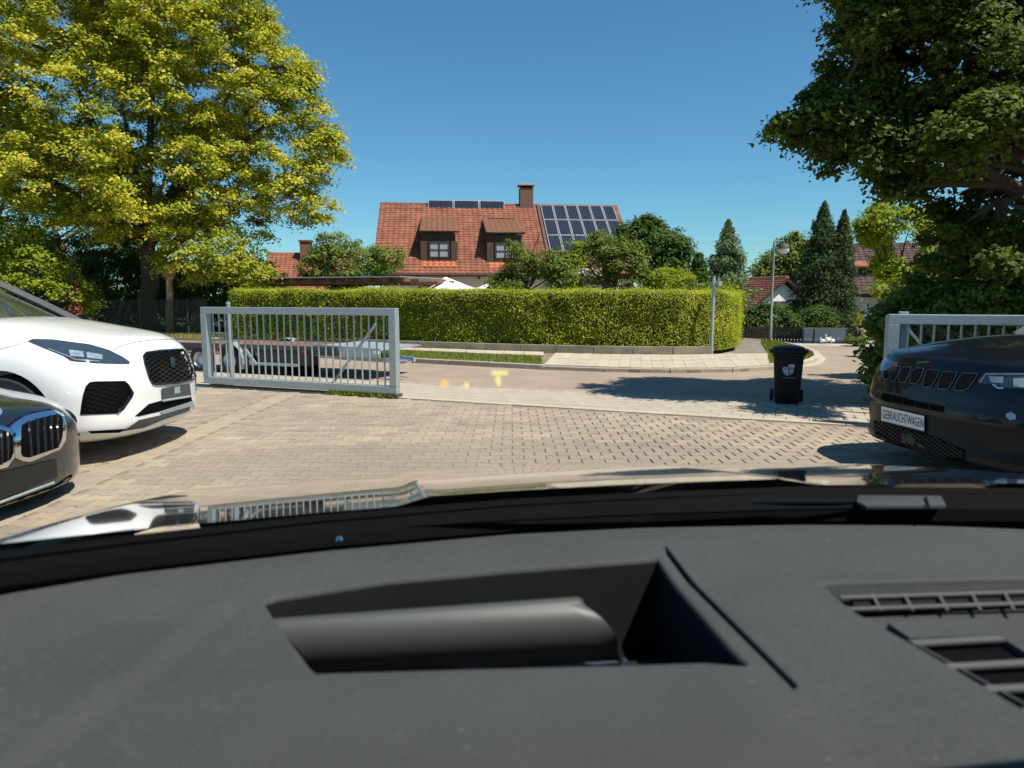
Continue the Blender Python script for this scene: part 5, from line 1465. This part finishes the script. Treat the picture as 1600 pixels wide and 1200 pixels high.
wc.line('trim_badge', z4([(1140, 640), (1160, 630), (1185, 628)]), .006, M['chrome'], .016, parent=gr_)
it = z4([(500, 912), (508, 850), (518, 790), (535, 735), (560, 708), (600, 703), (780, 700), (805, 720), (838, 775), (830, 800), (775, 880), (730, 905), (600, 910)])
ip = wc.panel('air_intake', it, M['deep'], .006, .03); wc.mirror(ip)
wc.lattice('intake_mesh', z4([(525, 900), (530, 800), (560, 720), (720, 715), (780, 780), (700, 890)]), (R(15), R(-40)), 7, .003, M['gloss_black'], .007, ip)
wc.line('intake_trim', z4([(735, 893), (775, 855), (820, 788), (800, 730)]), .012, M['gloss_black'], .012, parent=ip)
lw = wc.panel('lower_intake', z4([(845, 920), (930, 845), (1015, 822), (1195, 797), (1203, 826), (1000, 892), (870, 922)]), M['deep'], .006, .03)
wc.panel('skid_trim', z4([(1000, 896), (1205, 826), (1214, 852), (1020, 908)]), M['galv'], .016, .03)
wc.panel('under_tray', z4([(770, 1015), (870, 945), (1020, 911), (1214, 856), (1205, 882), (1020, 945), (900, 995)]), M['dark_trim'], .014, .03)
wc.panel('lower_slot', z4([(550, 1015), (800, 1001), (745, 1025), (570, 1030)]), M['deep'], .005, .01)
pl_ = wc.panel('plate_holder', z4([(1012, 747), (1186, 717), (1196, 790), (1190, 805), (1025, 835), (1015, 800)]), M['dark_trim'], .03, .03)
wc.line('holder_lip', z4([(1018, 825), (1190, 797)]), .010, M['galv2'], .036, parent=pl_)
wc.panel('holder_clip', z4([(1090, 740), (1125, 733), (1128, 775), (1092, 782)]), M['galv2'], .036, .01, pl_)
wc.line('bonnet_seam', z4([(700, 512), (760, 480), (850, 458), (950, 445), (1080, 441)]), .0035, M['dark_trim'], .0, n=5)

# --- black car at the lower left
bc = Car('black_car', (-3.13, 4.40, 0), R(-9), 'glossy black car with chrome double grille cut off by the lower left edge', 'car')
LV = [(.08, -.10, .80, .5, 2.5), (.12, -.02, .86, .56, 2.6), (.28, .01, .885, .60, 2.6), (.40, 0.02, .90, .62, 2.5), (.52, 0.01, .905, .66, 2.5), (.60, -.03, .90, .74, 2.4), (.66, -.09, .88, .85, 2.3), (.70, -.18, .85, .95, 2.3),
      (.74, -.34, .80, 1.0, 2.4), (.79, -.58, .72, .9, 2.5), (.84, -.88, .6, .7, 2.5), (.88, -1.18, .40, .45, 2.5), (.89, -1.38, .15, .15, 2.5)]
bc.body(LV, 54, -4.5, M['paint_black'], arches=(-.85, -3.7), ar=.36, az=.33)
bc.cabin([(.86, -1.15, .78, .6, 3), (1.1, -1.6, .72, .6, 3), (1.3, -2.0, .6, .5, 3)], [(1.30, -1.95, .6, .5, 3), (1.36, -2.1, .5, .4, 3), (1.38, -2.4, .2, .2, 2.6)], -4.2, M['paint_black'])
for x in (-.85, -3.7):
    for y in (-.79, .79): bc.wheel(x, y, .32, .22)
z5 = lambda p: Z(p, 5.0, 0, 560)
kr_o = z5([(80, 540), (110, 505), (200, 445), (330, 412), (430, 405), (500, 440), (522, 520), (515, 640), (470, 712), (400, 742), (240, 808), (180, 802), (118, 775), (116, 610)])
kr_i = z5([(175, 520), (190, 508), (300, 468), (440, 437), (480, 447), (495, 490), (490, 600), (475, 660), (450, 700), (230, 775), (190, 770), (172, 740)])
kl_o = z5([(-150, 500), (0, 522), (78, 545), (112, 612), (114, 775), (60, 850), (-150, 900)])
kl_i = z5([(-150, 560), (0, 556), (70, 572), (105, 612), (108, 735), (85, 790), (0, 835), (-150, 850)])
for o_, i_, sl_ in ((kr_o, kr_i, [(225, 495, 240, 770), (290, 475, 295, 750), (345, 462, 350, 732), (395, 450, 402, 715), (445, 440, 450, 698)]), (kl_o, kl_i, [(-40, 560, -45, 835), (10, 560, 8, 830), (60, 572, 55, 800)])):
    kd = bc.panel('kidney_surround', o_, M['chrome'], .008, .03, step=4)
    ki = bc.panel('grille', i_, M['deep'], .014, .02, kd, step=4)
    for (x0, y0, x1, y1) in sl_: bc.line('slat', z5([(x0, y0), (x1, y1)]), .010, M['gloss_black'], .018, parent=kd)
bc.panel('badge', z5([(-30, 380), (0, 380), (18, 405), (18, 425), (0, 445), (-30, 445)]), M['print_blue'], .006, .01, step=2)
bc.panel('plate_holder', z5([(-150, 930), (440, 788), (450, 925), (-150, 1165)]), M['black'], .02, .02)
bc.line('bumper_strip', z5([(-150, 1180), (0, 1125), (420, 970)]), .009, M['galv'], .022)
bc.panel('lower_intake', z5([(-150, 1220), (0, 1150), (430, 990), (560, 905), (590, 930), (560, 1010), (400, 1100), (0, 1195)]), M['deep'], .006, .02)
bc.line('fog_trim', z5([(570, 930), (582, 970), (575, 1000)]), .012, M['chrome'], .012)
wc.line('wing_seam', z4([(172, 455), (110, 474), (50, 490), (0, 503)]), .003, M['dark_trim'], .0, n=5)
hb_ = bc.line('bonnet_edge', z5([(40, 545), (120, 480), (250, 425), (400, 395)]), .004, M['deep'], .0)

M['lower_dull'] = mat('dulled_bumper_band', (.008, .009, .011), .33, var=.15, scale=12, spec=.22)  # duller finish added low on the bumper to weaken the ground's reflection
# --- dark blue SUV with seven slots at the right
jc = Car('dark_blue_suv', (3.20, 5.45, 0), R(180 + 13), 'dark blue SUV with a seven-slot grille and a used-car plate at the right', 'car')
LV = [(.15, -.30, .74, .5, 2.8), (.19, -.03, .86, .56, 2.9), (.24, .025, .895, .58, 2.9), (.33, 0.015, .90, .60, 2.9), (.42, 0.0, .92, .60, 3.1), (.54, .0, .93, .60, 3.1), (.62, -.015, .93, .61, 3.1), (.70, -.03, .93, .63, 3.1), (.80, -.055, .92, .66, 3.1), (.88, -.085, .885, .70, 3.0), (.94, -.12, .87, .78, 3.0),
      (.985, -.25, .83, 1.0, 2.7), (1.02, -.45, .79, 1.0, 2.8), (1.05, -.70, .72, .9, 2.9), (1.075, -.95, .62, .7, 2.9), (1.09, -1.15, .42, .45, 2.8), (1.095, -1.3, .15, .15, 2.6)]
jc.body(LV, 62, -4.4, M['paint_blue'], arches=(-.92, -3.55), ar=.41, az=.37)
jc.cabin([(1.02, -1.55, .80, .6, 3.2), (1.25, -1.95, .74, .6, 3.2), (1.52, -2.4, .62, .5, 3.2)], [(1.50, -2.32, .66, .5, 3), (1.58, -2.45, .6, .5, 3), (1.62, -2.7, .3, .3, 2.8)], -4.2, M['paint_blue'], [(-1.7, .80, 1.05), (-2.0, .755, 1.25), (-2.45, .66, 1.53)])
jc.o.data.materials.append(M['lower_dull'])
for p_ in jc.o.data.polygons:
    if p_.center.z < .50: p_.material_index = 1
for x in (-.92, -3.55):
    for y in (-.79, .79): jc.wheel(x, y, .36, .23)
zj = lambda p: Z(p, 5.456, 1350, 520)
slots = [[(168, 300), (210, 268), (238, 272), (215, 330), (205, 390), (172, 398)], [(228, 310), (252, 282), (312, 285), (290, 345), (262, 412), (226, 405)], [(300, 345), (335, 290), (402, 292), (385, 350), (348, 424), (298, 418)],
         [(398, 350), (432, 297), (510, 304), (490, 365), (452, 438), (390, 430)], [(512, 380), (545, 314), (640, 320), (618, 385), (570, 464), (505, 458)], [(640, 400), (675, 330), (793, 336), (765, 405), (715, 482), (634, 474)],
         [(785, 420), (840, 344), (972, 348), (940, 405), (890, 470), (850, 494), (782, 488), (772, 465)]]
for k, p in enumerate(slots):
    q = zj(p); so = jc.panel('grille_slot', q, M['deep'], .006, .02, step=4)
    jc.line('slot_rim', q, .0045, M['dchrome'], .010, True, so, 3)
    jc.lattice('slot_mesh', q, (R(30), R(-40)), 4, .003, M['black'], .008, so)
hl = jc.panel('headlight', zj([(965, 402), (1040, 342), (1364, 345), (1420, 350), (1420, 480), (1364, 478), (1200, 468), (1100, 440), (985, 430)]), M['lens'], .008, .02); jc.mirror(hl)
jc.panel('lamp_insert', zj([(1060, 365), (1190, 375), (1180, 430), (1080, 420)]), M['lens_clear'], .012, .01, hl); jc.panel('lamp_insert', zj([(1270, 390), (1364, 385), (1364, 465), (1275, 460)]), M['lens_clear'], .012, .01, hl)
jc.line('lamp_trim', zj([(985, 425), (1040, 350), (1364, 350)]), .006, M['rim'], .012, parent=hl)
jc.line('lamp_trim', zj([(1100, 440), (1140, 470), (1190, 472)]), .008, M['chrome'], .012, parent=hl)
for p in ([(152, 515), (222, 530), (225, 590), (152, 575)], [(235, 535), (320, 550), (322, 610), (238, 592)], [(330, 555), (425, 575), (428, 630), (332, 612)], [(435, 580), (540, 600), (543, 655), (437, 632)], [(550, 605), (680, 625), (680, 680), (553, 657)]):
    jc.panel('bumper_opening', zj(p), M['deep'], .005, .01, step=5)
jc.line('bumper_crease', zj([(100, 490), (250, 515), (480, 560), (700, 605)]), .006, M['dark_trim'], .004)
jc.panel('lower_grille', zj([(82, 740), (150, 762), (510, 855), (650, 905), (860, 1000), (860, 1085), (640, 1075), (300, 955), (92, 850)]), M['deep'], .005, .01)
jc.lattice('lower_mesh', zj([(90, 745), (150, 765), (510, 858), (650, 905), (850, 1000), (850, 1075), (640, 1070), (300, 950), (95, 845)]), (R(35), R(-35)), 5, .004, M['black'], .008)
jc.panel('radar_cover', zj([(312, 862), (400, 862), (442, 945), (420, 955), (322, 930)]), M['gloss_black'], .012, .02, step=4)
jc.panel('chin_spoiler', zj([(60, 870), (82, 852), (300, 962), (640, 1090), (930, 1130), (930, 1160), (640, 1132), (280, 1012), (60, 900)]), M['dark_trim'], .02, .03)
fq = zj([(1210, 690), (1250, 672), (1292, 700), (1292, 735), (1245, 745), (1212, 720)])
fo_ = jc.panel('fog_light', fq, M['lens_clear'], .008, .01, step=3)
quad = zj([(148, 625), (512, 710), (512, 838), (148, 748)])
ph = jc.panel('number_plate', quad, M['plate'], .028, .012, step=6)
jc.print_on('plate_lettering', 'GEBRAUCHTWAGEN', quad, M['plate_txt'], .0285, ph, (.95, .60))
jc.line('plate_holder', zj([(150, 755), (512, 845)]), .008, M['black'], .024)
jc.print_on('bonnet_lettering', 'Jeep', zj([(448, 240), (556, 232), (553, 262), (448, 268)]), M['rim'], .006, None, (1, 1), .004)

# --- the car the picture is taken from
oc = empty('black_car_interior', (.37 * math.cos(R(10)), .37 * math.sin(R(10)), 0), R(10), 'black car seen from the driver seat, its dark grey dashboard and bonnet filling the foreground', 'car')
OM = Matrix.Translation(oc.location) @ Matrix.Rotation(R(10), 4, 'Z'); OI = OM.inverted()
def lc(px, py, z): return OI @ gp(px, py, z)
# curves across the car: far edge of the dashboard, bottom of the windscreen, rear edge of the bonnet
EDGE = [lc(a, b, 1.035) for a, b in ((-60, 936), (0, 925), (200, 897), (500, 862), (800, 835), (1000, 825), (1250, 820), (1600, 820), (1700, 823))]
COWL = [lc(a, b, 1.068) for a, b in ((-80, 880), (0, 868), (200, 843), (500, 810), (800, 785), (1000, 775), (1250, 765), (1600, 768), (1720, 772))]
# dashboard top with openings
HUD = [lc(a, b, 1.02) for a, b in ((405, 943), (430, 936), (600, 913), (800, 896), (960, 884), (1030, 879), (1175, 1043), (1165, 1048), (1100, 1042), (975, 1046), (700, 1052), (490, 1057), (478, 1045))]
SLOT = [lc(a, b, 1.02) for a, b in ((1029, 867), (1041, 864), (1250, 1070), (1246, 1078), (1236, 1076))]
TRAY = [lc(a, b, 1.02) for a, b in ((1276, 914), (1288, 908), (1600, 898), (1760, 894), (1990, 1100), (1760, 1200), (1600, 1112), (1425, 1008), (1330, 955))]
def dz(u, w):
    z = 1.02 + .015 * min(max((w - .86) / .12, 0), 1) - (.02 * ((u - .1) / .9) ** 3 if u > .1 else 0)
    a, b = Vector((-.560, .905)), Vector((-.640, .690)); p = Vector((u, w)); d = b - a
    t = (p - a).dot(d) / d.length_squared
    if -.1 < t < 2.2:
        ds = (p - (a + d * t)).x * -1
        k = min(1, max(0, (t + .1) * 4)) * min(1, max(0, (2.2 - t)))
        z += k * (.003 * math.exp(-((ds - .018) / .016) ** 2) - .003 * math.exp(-((ds + .012) / .012) ** 2))
    # a soft step in front of the display
    if u < -.0: z += .004 * (1 / (1 + math.exp((w - .675 + .10 * (u + .2)) / .006)) ) * (1 if u > -.5 else max(0, 1 - (-.5 - u) / .1)) 
    return z
outer = [Vector((p.x, p.y)) for p in poly_along(EDGE, 60)]
outer = [Vector((outer[0].x - .05, outer[0].y - .1))] + outer + [Vector((1.02, .8)), Vector((1.02, .34))] + [Vector((x, .34)) for x in np.linspace(.95, -.95, 40)] + [Vector((-1.0, .36))]
def dens(P, st=.02):
    P = [Vector((p[0], p[1])) for p in P]; B = []
    for a, b in zip(P, P[1:] + P[:1]):
        k = max(1, int((b - a).length / st)); B += [a.lerp(b, i / k) for i in range(k)]
    return B
outer = dens(outer, .03); holes = [dens(h) for h in (HUD, SLOT, TRAY)]
pts = list(outer); edges = [(i, (i + 1) % len(outer)) for i in range(len(outer))]
for h in holes:
    b = len(pts); pts += h; edges += [(b + i, b + (i + 1) % len(h)) for i in range(len(h))]
u = -1.0
while u < 1.02:
    w = .35
    while w < 1.05:
        q = Vector((u + random.uniform(-.002, .002), w + random.uniform(-.002, .002)))
        if inside(q, outer) and not any(inside(q, h) for h in holes): pts.append(q)
        w += .0145
    u += .0145
r = geometry.delaunay_2d_cdt(pts, edges, [], 0, 1e-5)
vs, fs = r[0], []
for f in r[2]:
    c = sum((vs[i] for i in f), Vector((0, 0))) / len(f)
    if inside(c, outer) and not any(inside(c, h) for h in holes): fs.append(tuple(f))
vz = [(v.x, v.y, dz(v.x, v.y)) for v in vs]
mb = MB(); mb.add(vz, fs)
M['dash_groove'] = mat('dash_groove_plastic', (.02, .02, .021), .7, var=.1)
dash = mb.build('dashboard', M['dash'], oc, fix=True)
if dash.data.polygons[0].normal.z < 0: dash.data.flip_normals()
sm(dash, R(35))
# body of the dashboard below
mb = MB(); mb.box((0, .62, .74), (1.9, .5, .34)); mb.build('dashboard_base', M['dash_dark'], oc)
def well(name, hole, depth, m, inset=.0, floor=True, parent=dash, lip=.006):
    """walls of an opening in the dashboard, with a rounded lip in the dashboard's own skin"""
    n = len(hole); c = sum(hole, Vector((0, 0))) / n
    nr = []
    for i in range(n):
        d = (hole[(i + 1) % n] - hole[i - 1]).normalized(); q = Vector((-d.y, d.x))
        if not inside(hole[i] + q * .002, hole): q = -q
        nr.append(q)
    def ring(ins, dep): return [(p.x + q.x * ins, p.y + q.y * ins, dz(p.x, p.y) - dep) for p, q in zip(hole, nr)]
    def band(mb, rs):
        vs = [p for r_ in rs for p in r_]
        mb.add(vs, [(r_ * n + i, r_ * n + (i + 1) % n, (r_ + 1) * n + (i + 1) % n, (r_ + 1) * n + i) for r_ in range(len(rs) - 1) for i in range(n)])
    mb = MB(); band(mb, [ring(0, 0), ring(lip * .35, lip * .08), ring(lip * .7, lip * .32), ring(lip * .92, lip * .7), ring(lip, lip * 1.2)]); l = mb.build(name + '_lip', M['dash'], parent); sm(l, R(80))
    bot = [(p.x + q.x * lip + (c.x - p.x) * inset, p.y + q.y * lip + (c.y - p.y) * inset, dz(p.x, p.y) - depth) for p, q in zip(hole, nr)]
    mb = MB(); band(mb, [ring(lip, lip * 1.2), bot])
    if floor: mb.add(bot, [tuple(range(n))])
    o = mb.build(name, m, parent); sm(o, R(30)); return o
well('display_well', holes[0], .15, M['dash_dark'], .02)
well('groove', holes[1], .010, M['dash_groove'], .05, lip=.003)
tray = well('vent_tray', holes[2], .028, M['dash'], .05)
# curved display cover inside the well
A0, A1 = lc(424, 976, 1.0), lc(905, 941, 1.0); B0, B1 = lc(492, 1064, .915), lc(962, 1032, .915)
rows = []
for t in np.linspace(0, 1, 14):
    g0 = .42; hp = (math.sin(g0 + (PI / 2 - g0) * t) - math.sin(g0)) / (1 - math.sin(g0)); vp = (math.cos(g0) - math.cos(g0 + (PI / 2 - g0) * t)) / math.cos(g0)
    a = Vector((A0.x + (B0.x - A0.x) * hp, A0.y + (B0.y - A0.y) * hp - .020 * math.sin(PI * t), A0.z + (B0.z - A0.z) * vp)); b = Vector((A1.x + (B1.x - A1.x) * hp, A1.y + (B1.y - A1.y) * hp - .020 * math.sin(PI * t), A1.z + (B1.z - A1.z) * vp)); bulge = 0
    row = []
    for s in np.linspace(0, 1, 20):
        p = a.lerp(b, s); p.z += bulge
        row.append(p)
    # the right-hand end is rounded off
    rows.append(row)
for i, t in enumerate(np.linspace(0, 1, 14)):
    e = rows[i][-1]; rows[i] += [e + Vector((.006, -.001, -.003)), e + Vector((.010, .0, -.012)), e + Vector((.011, .006, -.035))]
tp = [[p + Vector((.0, .030, -.050)) for p in rows[0]], [p + Vector((0, .021, -.012)) for p in rows[0]], [p + Vector((0, .015, -.001)) for p in rows[0]], [p + Vector((0, .010, .0035)) for p in rows[0]], [p + Vector((0, .004, .003)) for p in rows[0]]]
mb = MB(); mb.grid(tp + rows); vis = mb.build('display_cover', M['visor'], dash, smooth=True, fix=True); sm(vis, R(60))
m0 = [lc(a, b, .905) for a, b in ((740, 1050), (968, 1022), (988, 1046), (988, 1066), (700, 1070))]
mb = MB(); mb.slab(m0, (0, 0, 1), .004); mb.build('display_mirror', M['mirror'], dash)
# defroster grille and centre vents in the tray
def strip(a, b, z, wd, th, m, name, par=tray):
    p, q = lc(*a, z), lc(*b, z); mb = MB(); mb.bar(p, q, wd, th); return mb.build(name, m, par, bevel=.0015)
mb = MB(); mb.slab([lc(a, b, 0.997) for a, b in ((1308, 914), (1760, 900), (1800, 935), (1345, 958))], (0, 0, 1), .001); mb.build('grille_floor', M['dash_dark'], tray)
for a, b, w_ in (((1302, 917), (1800, 903), .012), ((1312, 934), (1800, 919), .007), ((1327, 952), (1800, 936), .007)): strip(a, b, 1.004, w_, .004, M['vent'], 'grille_bar')
for px in (1362, 1412, 1466, 1518, 1570, 1622, 1674): strip((px, 928), (px + 14, 954), 1.003, .004, .004, M['vent'], 'grille_rib')
mb = MB(); mb.slab([lc(a, b, 0.996) for a, b in ((1385, 982), (1395, 978), (1530, 974), (1545, 980), (1562, 1000), (1420, 1006))], (0, 0, 1), .008); mb.build('vent_pad', M['dash'], tray, bevel=.002)
mb = MB(); mb.slab([lc(a, b, 0.995) for a, b in ((1424, 1006), (1566, 999), (1740, 1110), (1740, 1180), (1640, 1125))], (0, 0, 1), .002); mb.build('vent_opening', M['deep'], tray)
for a, b in (((1424, 1006), (1566, 998)), ((1480, 1043), (1640, 1034)), ((1540, 1078), (1720, 1069)), ((1600, 1114), (1760, 1105))): strip(a, b, 1.006, .010, .005, M['vent'], 'vent_slat')
strip((1566, 1001), (1740, 1108), 1.002, .006, .01, M['dash'], 'vent_frame'); strip((1418, 1006), (1640, 1130), 1.002, .004, .012, M['dash'], 'vent_frame')
# black band at the bottom of the windscreen, wipers
P_ = []
E_, Cw = poly_along(EDGE, 50), poly_along(COWL, 50)
for t in np.linspace(0, 1, 8):
    P_.append([a.lerp(b, t) + Vector((0, 0, .006 - .05 * math.sin(PI * t) * (1 if t < .5 else .25))) for a, b in zip(E_, Cw)])
mb = MB(); mb.grid(P_); mb.build('cowl_panel', M['deep'], oc, smooth=True)
mb = MB(); mb.tube([p + Vector((0, -.004, -.003)) for p in Cw], .006, 6); mb.build('cowl_seal', M['deep'], oc, smooth=True)
wp = [lc(a, b, 1.05) for a, b in ((640, 822), (800, 812), (1000, 803), (1200, 796), (1345, 793))]
mb = MB(); mb.tube(wp, .0032, 6); mb.build('wiper_blade', M['deep'], oc, smooth=True)
wa = [lc(a, b, 1.055) for a, b in ((1020, 776), (1080, 778), (1180, 785), (1300, 785), (1350, 784))]
mb = MB(); mb.tube(wa, .0045, 8); mb.build('wiper_arm', M['gloss_black'], oc, smooth=True)
q = [lc(a, b, 1.055) for a, b in ((1340, 778), (1360, 775), (1468, 776), (1478, 796), (1352, 797), (1338, 790))]
mb = MB(); mb.slab(q, (0, 0, 1), .008); cap = mb.build('wiper_cap', M['visor'], oc, bevel=.003, smooth=True)
mb = MB(); mb.slab([lc(a, b, 1.0645) for a, b in ((1444, 777), (1448, 777), (1454, 796), (1450, 796))], (0, 0, 1), .001); mb.build('cap_seam', M['deep'], cap)
for px, py in ((916, 797), (945, 795), (530, 843)):
    c = lc(px, py, 1.045); mb = MB(); mb.lathe([(0, .006), (.004, .005), (.006, 0)], 10, Matrix.Translation(c)); mb.build('cowl_glint', M['chrome'], oc, smooth=True)  # small chrome domes added as glints along the cowl
cw_x = [p.x for p in Cw]; cw_y = [p.y for p in Cw]
# bonnet
def hoodz(u, w):
    t = w - 1.2 + .12 * (1.2 - float(np.interp(u, cw_x, cw_y)))
    a = abs(u)
    z = 1.062 - .176 * t - .033 * t * t - .010 * (u / .9) ** 2
    s = min(1, max(0, (a - .30) / .07)); z += .013 * (1 - s * s * (3 - 2 * s))
    if a > .88: z -= ((a - .88) / .12) ** 2 * .10
    if t > 1.3: z -= ((t - 1.3) / .3) ** 2 * .16
    return z
rows = []
for s in np.linspace(0, 1, 60):
    row = []
    for u in np.linspace(-1.0, 1.0, 120):
        w0 = float(np.interp(u, cw_x, cw_y)) - .002; w1 = 2.82 - .40 * abs(u) ** 2.5
        w = w0 + (w1 - w0) * s
        row.append((u, w, hoodz(u, w)))
    rows.append(row)
mb = MB(); mb.grid(rows); hd = mb.build('bonnet', M['bonnet'], oc, fix=True)
if hd.data.polygons[0].normal.z < 0: hd.data.flip_normals()
sm(hd, R(60))
# shell: nose, flanks, roof, pillars
mb = MB(); fr = rows[-1]
nose = [[(p[0], p[1] + o, p[2] - d) for p in fr] for o, d in ((0, .0), (.05, .06), (.08, .18), (.08, .4), (.03, .65), (-.1, .72))]
mb.grid(nose); mb.build('nose', M['bonnet'], oc, smooth=True)
for sy in (-1, 1):
    mb = MB()
    prof = [(1.00, .93), (1.03, .80), (1.03, .5), (1.0, .3), (.9, .22)]
    mb.grid([[(sy * a, w, z - (.06 if w > 1.6 else 0)) for w in np.linspace(1.9, -2.6, 20)] for a, z in prof]); mb.build('flank', M['paint_black'], oc, smooth=True)
    mb = MB(); mb.tube([(sy * .99, .93, 1.02), (sy * .90, .55, 1.27), (sy * .76, .20, 1.56)], [.035, .032, .035], 8); mb.build('pillar', M['dash_dark'], oc, smooth=True)
    mb = MB(); mb.box((sy * .93, -.6, .78), (.10, 2.4, .5)); mb.build('door', M['dash_dark'], oc)
    mb = MB(); mb.bar((sy * .76, .2, 1.56), (sy * .74, -2.0, 1.55), .07, .07); mb.bar((sy * .80, -.45, 1.0), (sy * .75, -.6, 1.56), .09, .06); mb.bar((sy * .85, -2.5, 1.0), (sy * .72, -1.9, 1.56), .16, .08); mb.build('door_frame', M['dash_dark'], oc)
RZ = lambda u, w: -.05 * (u / .8) ** 2 - .03 * ((w + .9) / 1.1) ** 2
us, ws = np.linspace(-.78, .78, 13), np.linspace(.24, -2.0, 13)
mb = MB(); mb.grid([[(u, w, 1.64 + RZ(u, w)) for u in us] for w in ws]); mb.add([(u, .243, z + RZ(u, .24)) for z in (1.59, 1.64) for u in us], [(i, i + 1, 14 + i, 13 + i) for i in range(12)]); mb.build('roof', M['paint_black'], oc, smooth=True, fix=False)
mb = MB(); mb.grid([[(u, w, 1.60 + RZ(u, w)) for u in us] for w in ws]); mb.build('headliner', M['headliner'], oc, smooth=True, fix=False)
mb = MB(); mb.box((0, -.5, .42), (1.8, 3.6, .06)); mb.build('cabin_floor', M['dash_dark'], oc)
mb = MB(); mb.box((0, -2.45, .8), (1.7, .12, .5)); mb.box((0, -1.6, .75), (1.5, .2, .6)); mb.build('rear_bench', M['dash_dark'], oc)
# windscreen
G = []
for t in np.linspace(0, 1, 10):
    G.append([Vector((a.x * (1 - .23 * t), (a.y - .02) * (1 - t) + (.24 - .05 * (a.x / .9) ** 2) * t, 1.05 + (.53) * t + .03 * math.sin(PI * t))) for a in Cw])
mb = MB(); mb.grid(G); mb.build('windscreen', M['screen'], oc, smooth=True, fix=False)
# head-up display symbols glowing on the windscreen
bv = BVHTree.FromPolygons([OM @ p for r in G for p in r], [(i * 51 + j, i * 51 + j + 1, (i + 1) * 51 + j + 1, (i + 1) * 51 + j) for i in range(9) for j in range(50)])
def on_screen(px, py):
    d = ray(px, py).normalized(); h = bv.ray_cast(EYE, d)[0]
    return OI @ (h - d * .002)
def hud(poly, m, name='display_symbol'):
    mb = MB(); mb.slab([on_screen(*p) for p in poly], (0, .7, .7), .0005); return mb.build(name, m, oc)
def circ(cx, cy, rx, ry, n=12): return [(cx + rx * math.cos(2 * PI * k / n), cy + ry * math.sin(2 * PI * k / n)) for k in range(n)]
hud(circ(694.5, 600, 5.5, 5.5), M['hud_orange']); hud(circ(729, 602.5, 3.2, 5), M['hud'])
hud([(768, 581), (793, 581), (794, 585.5), (768, 585.5)], M['hud']); hud([(775, 589), (782, 589), (782, 603), (777, 603), (777, 597), (774, 596)], M['hud'])
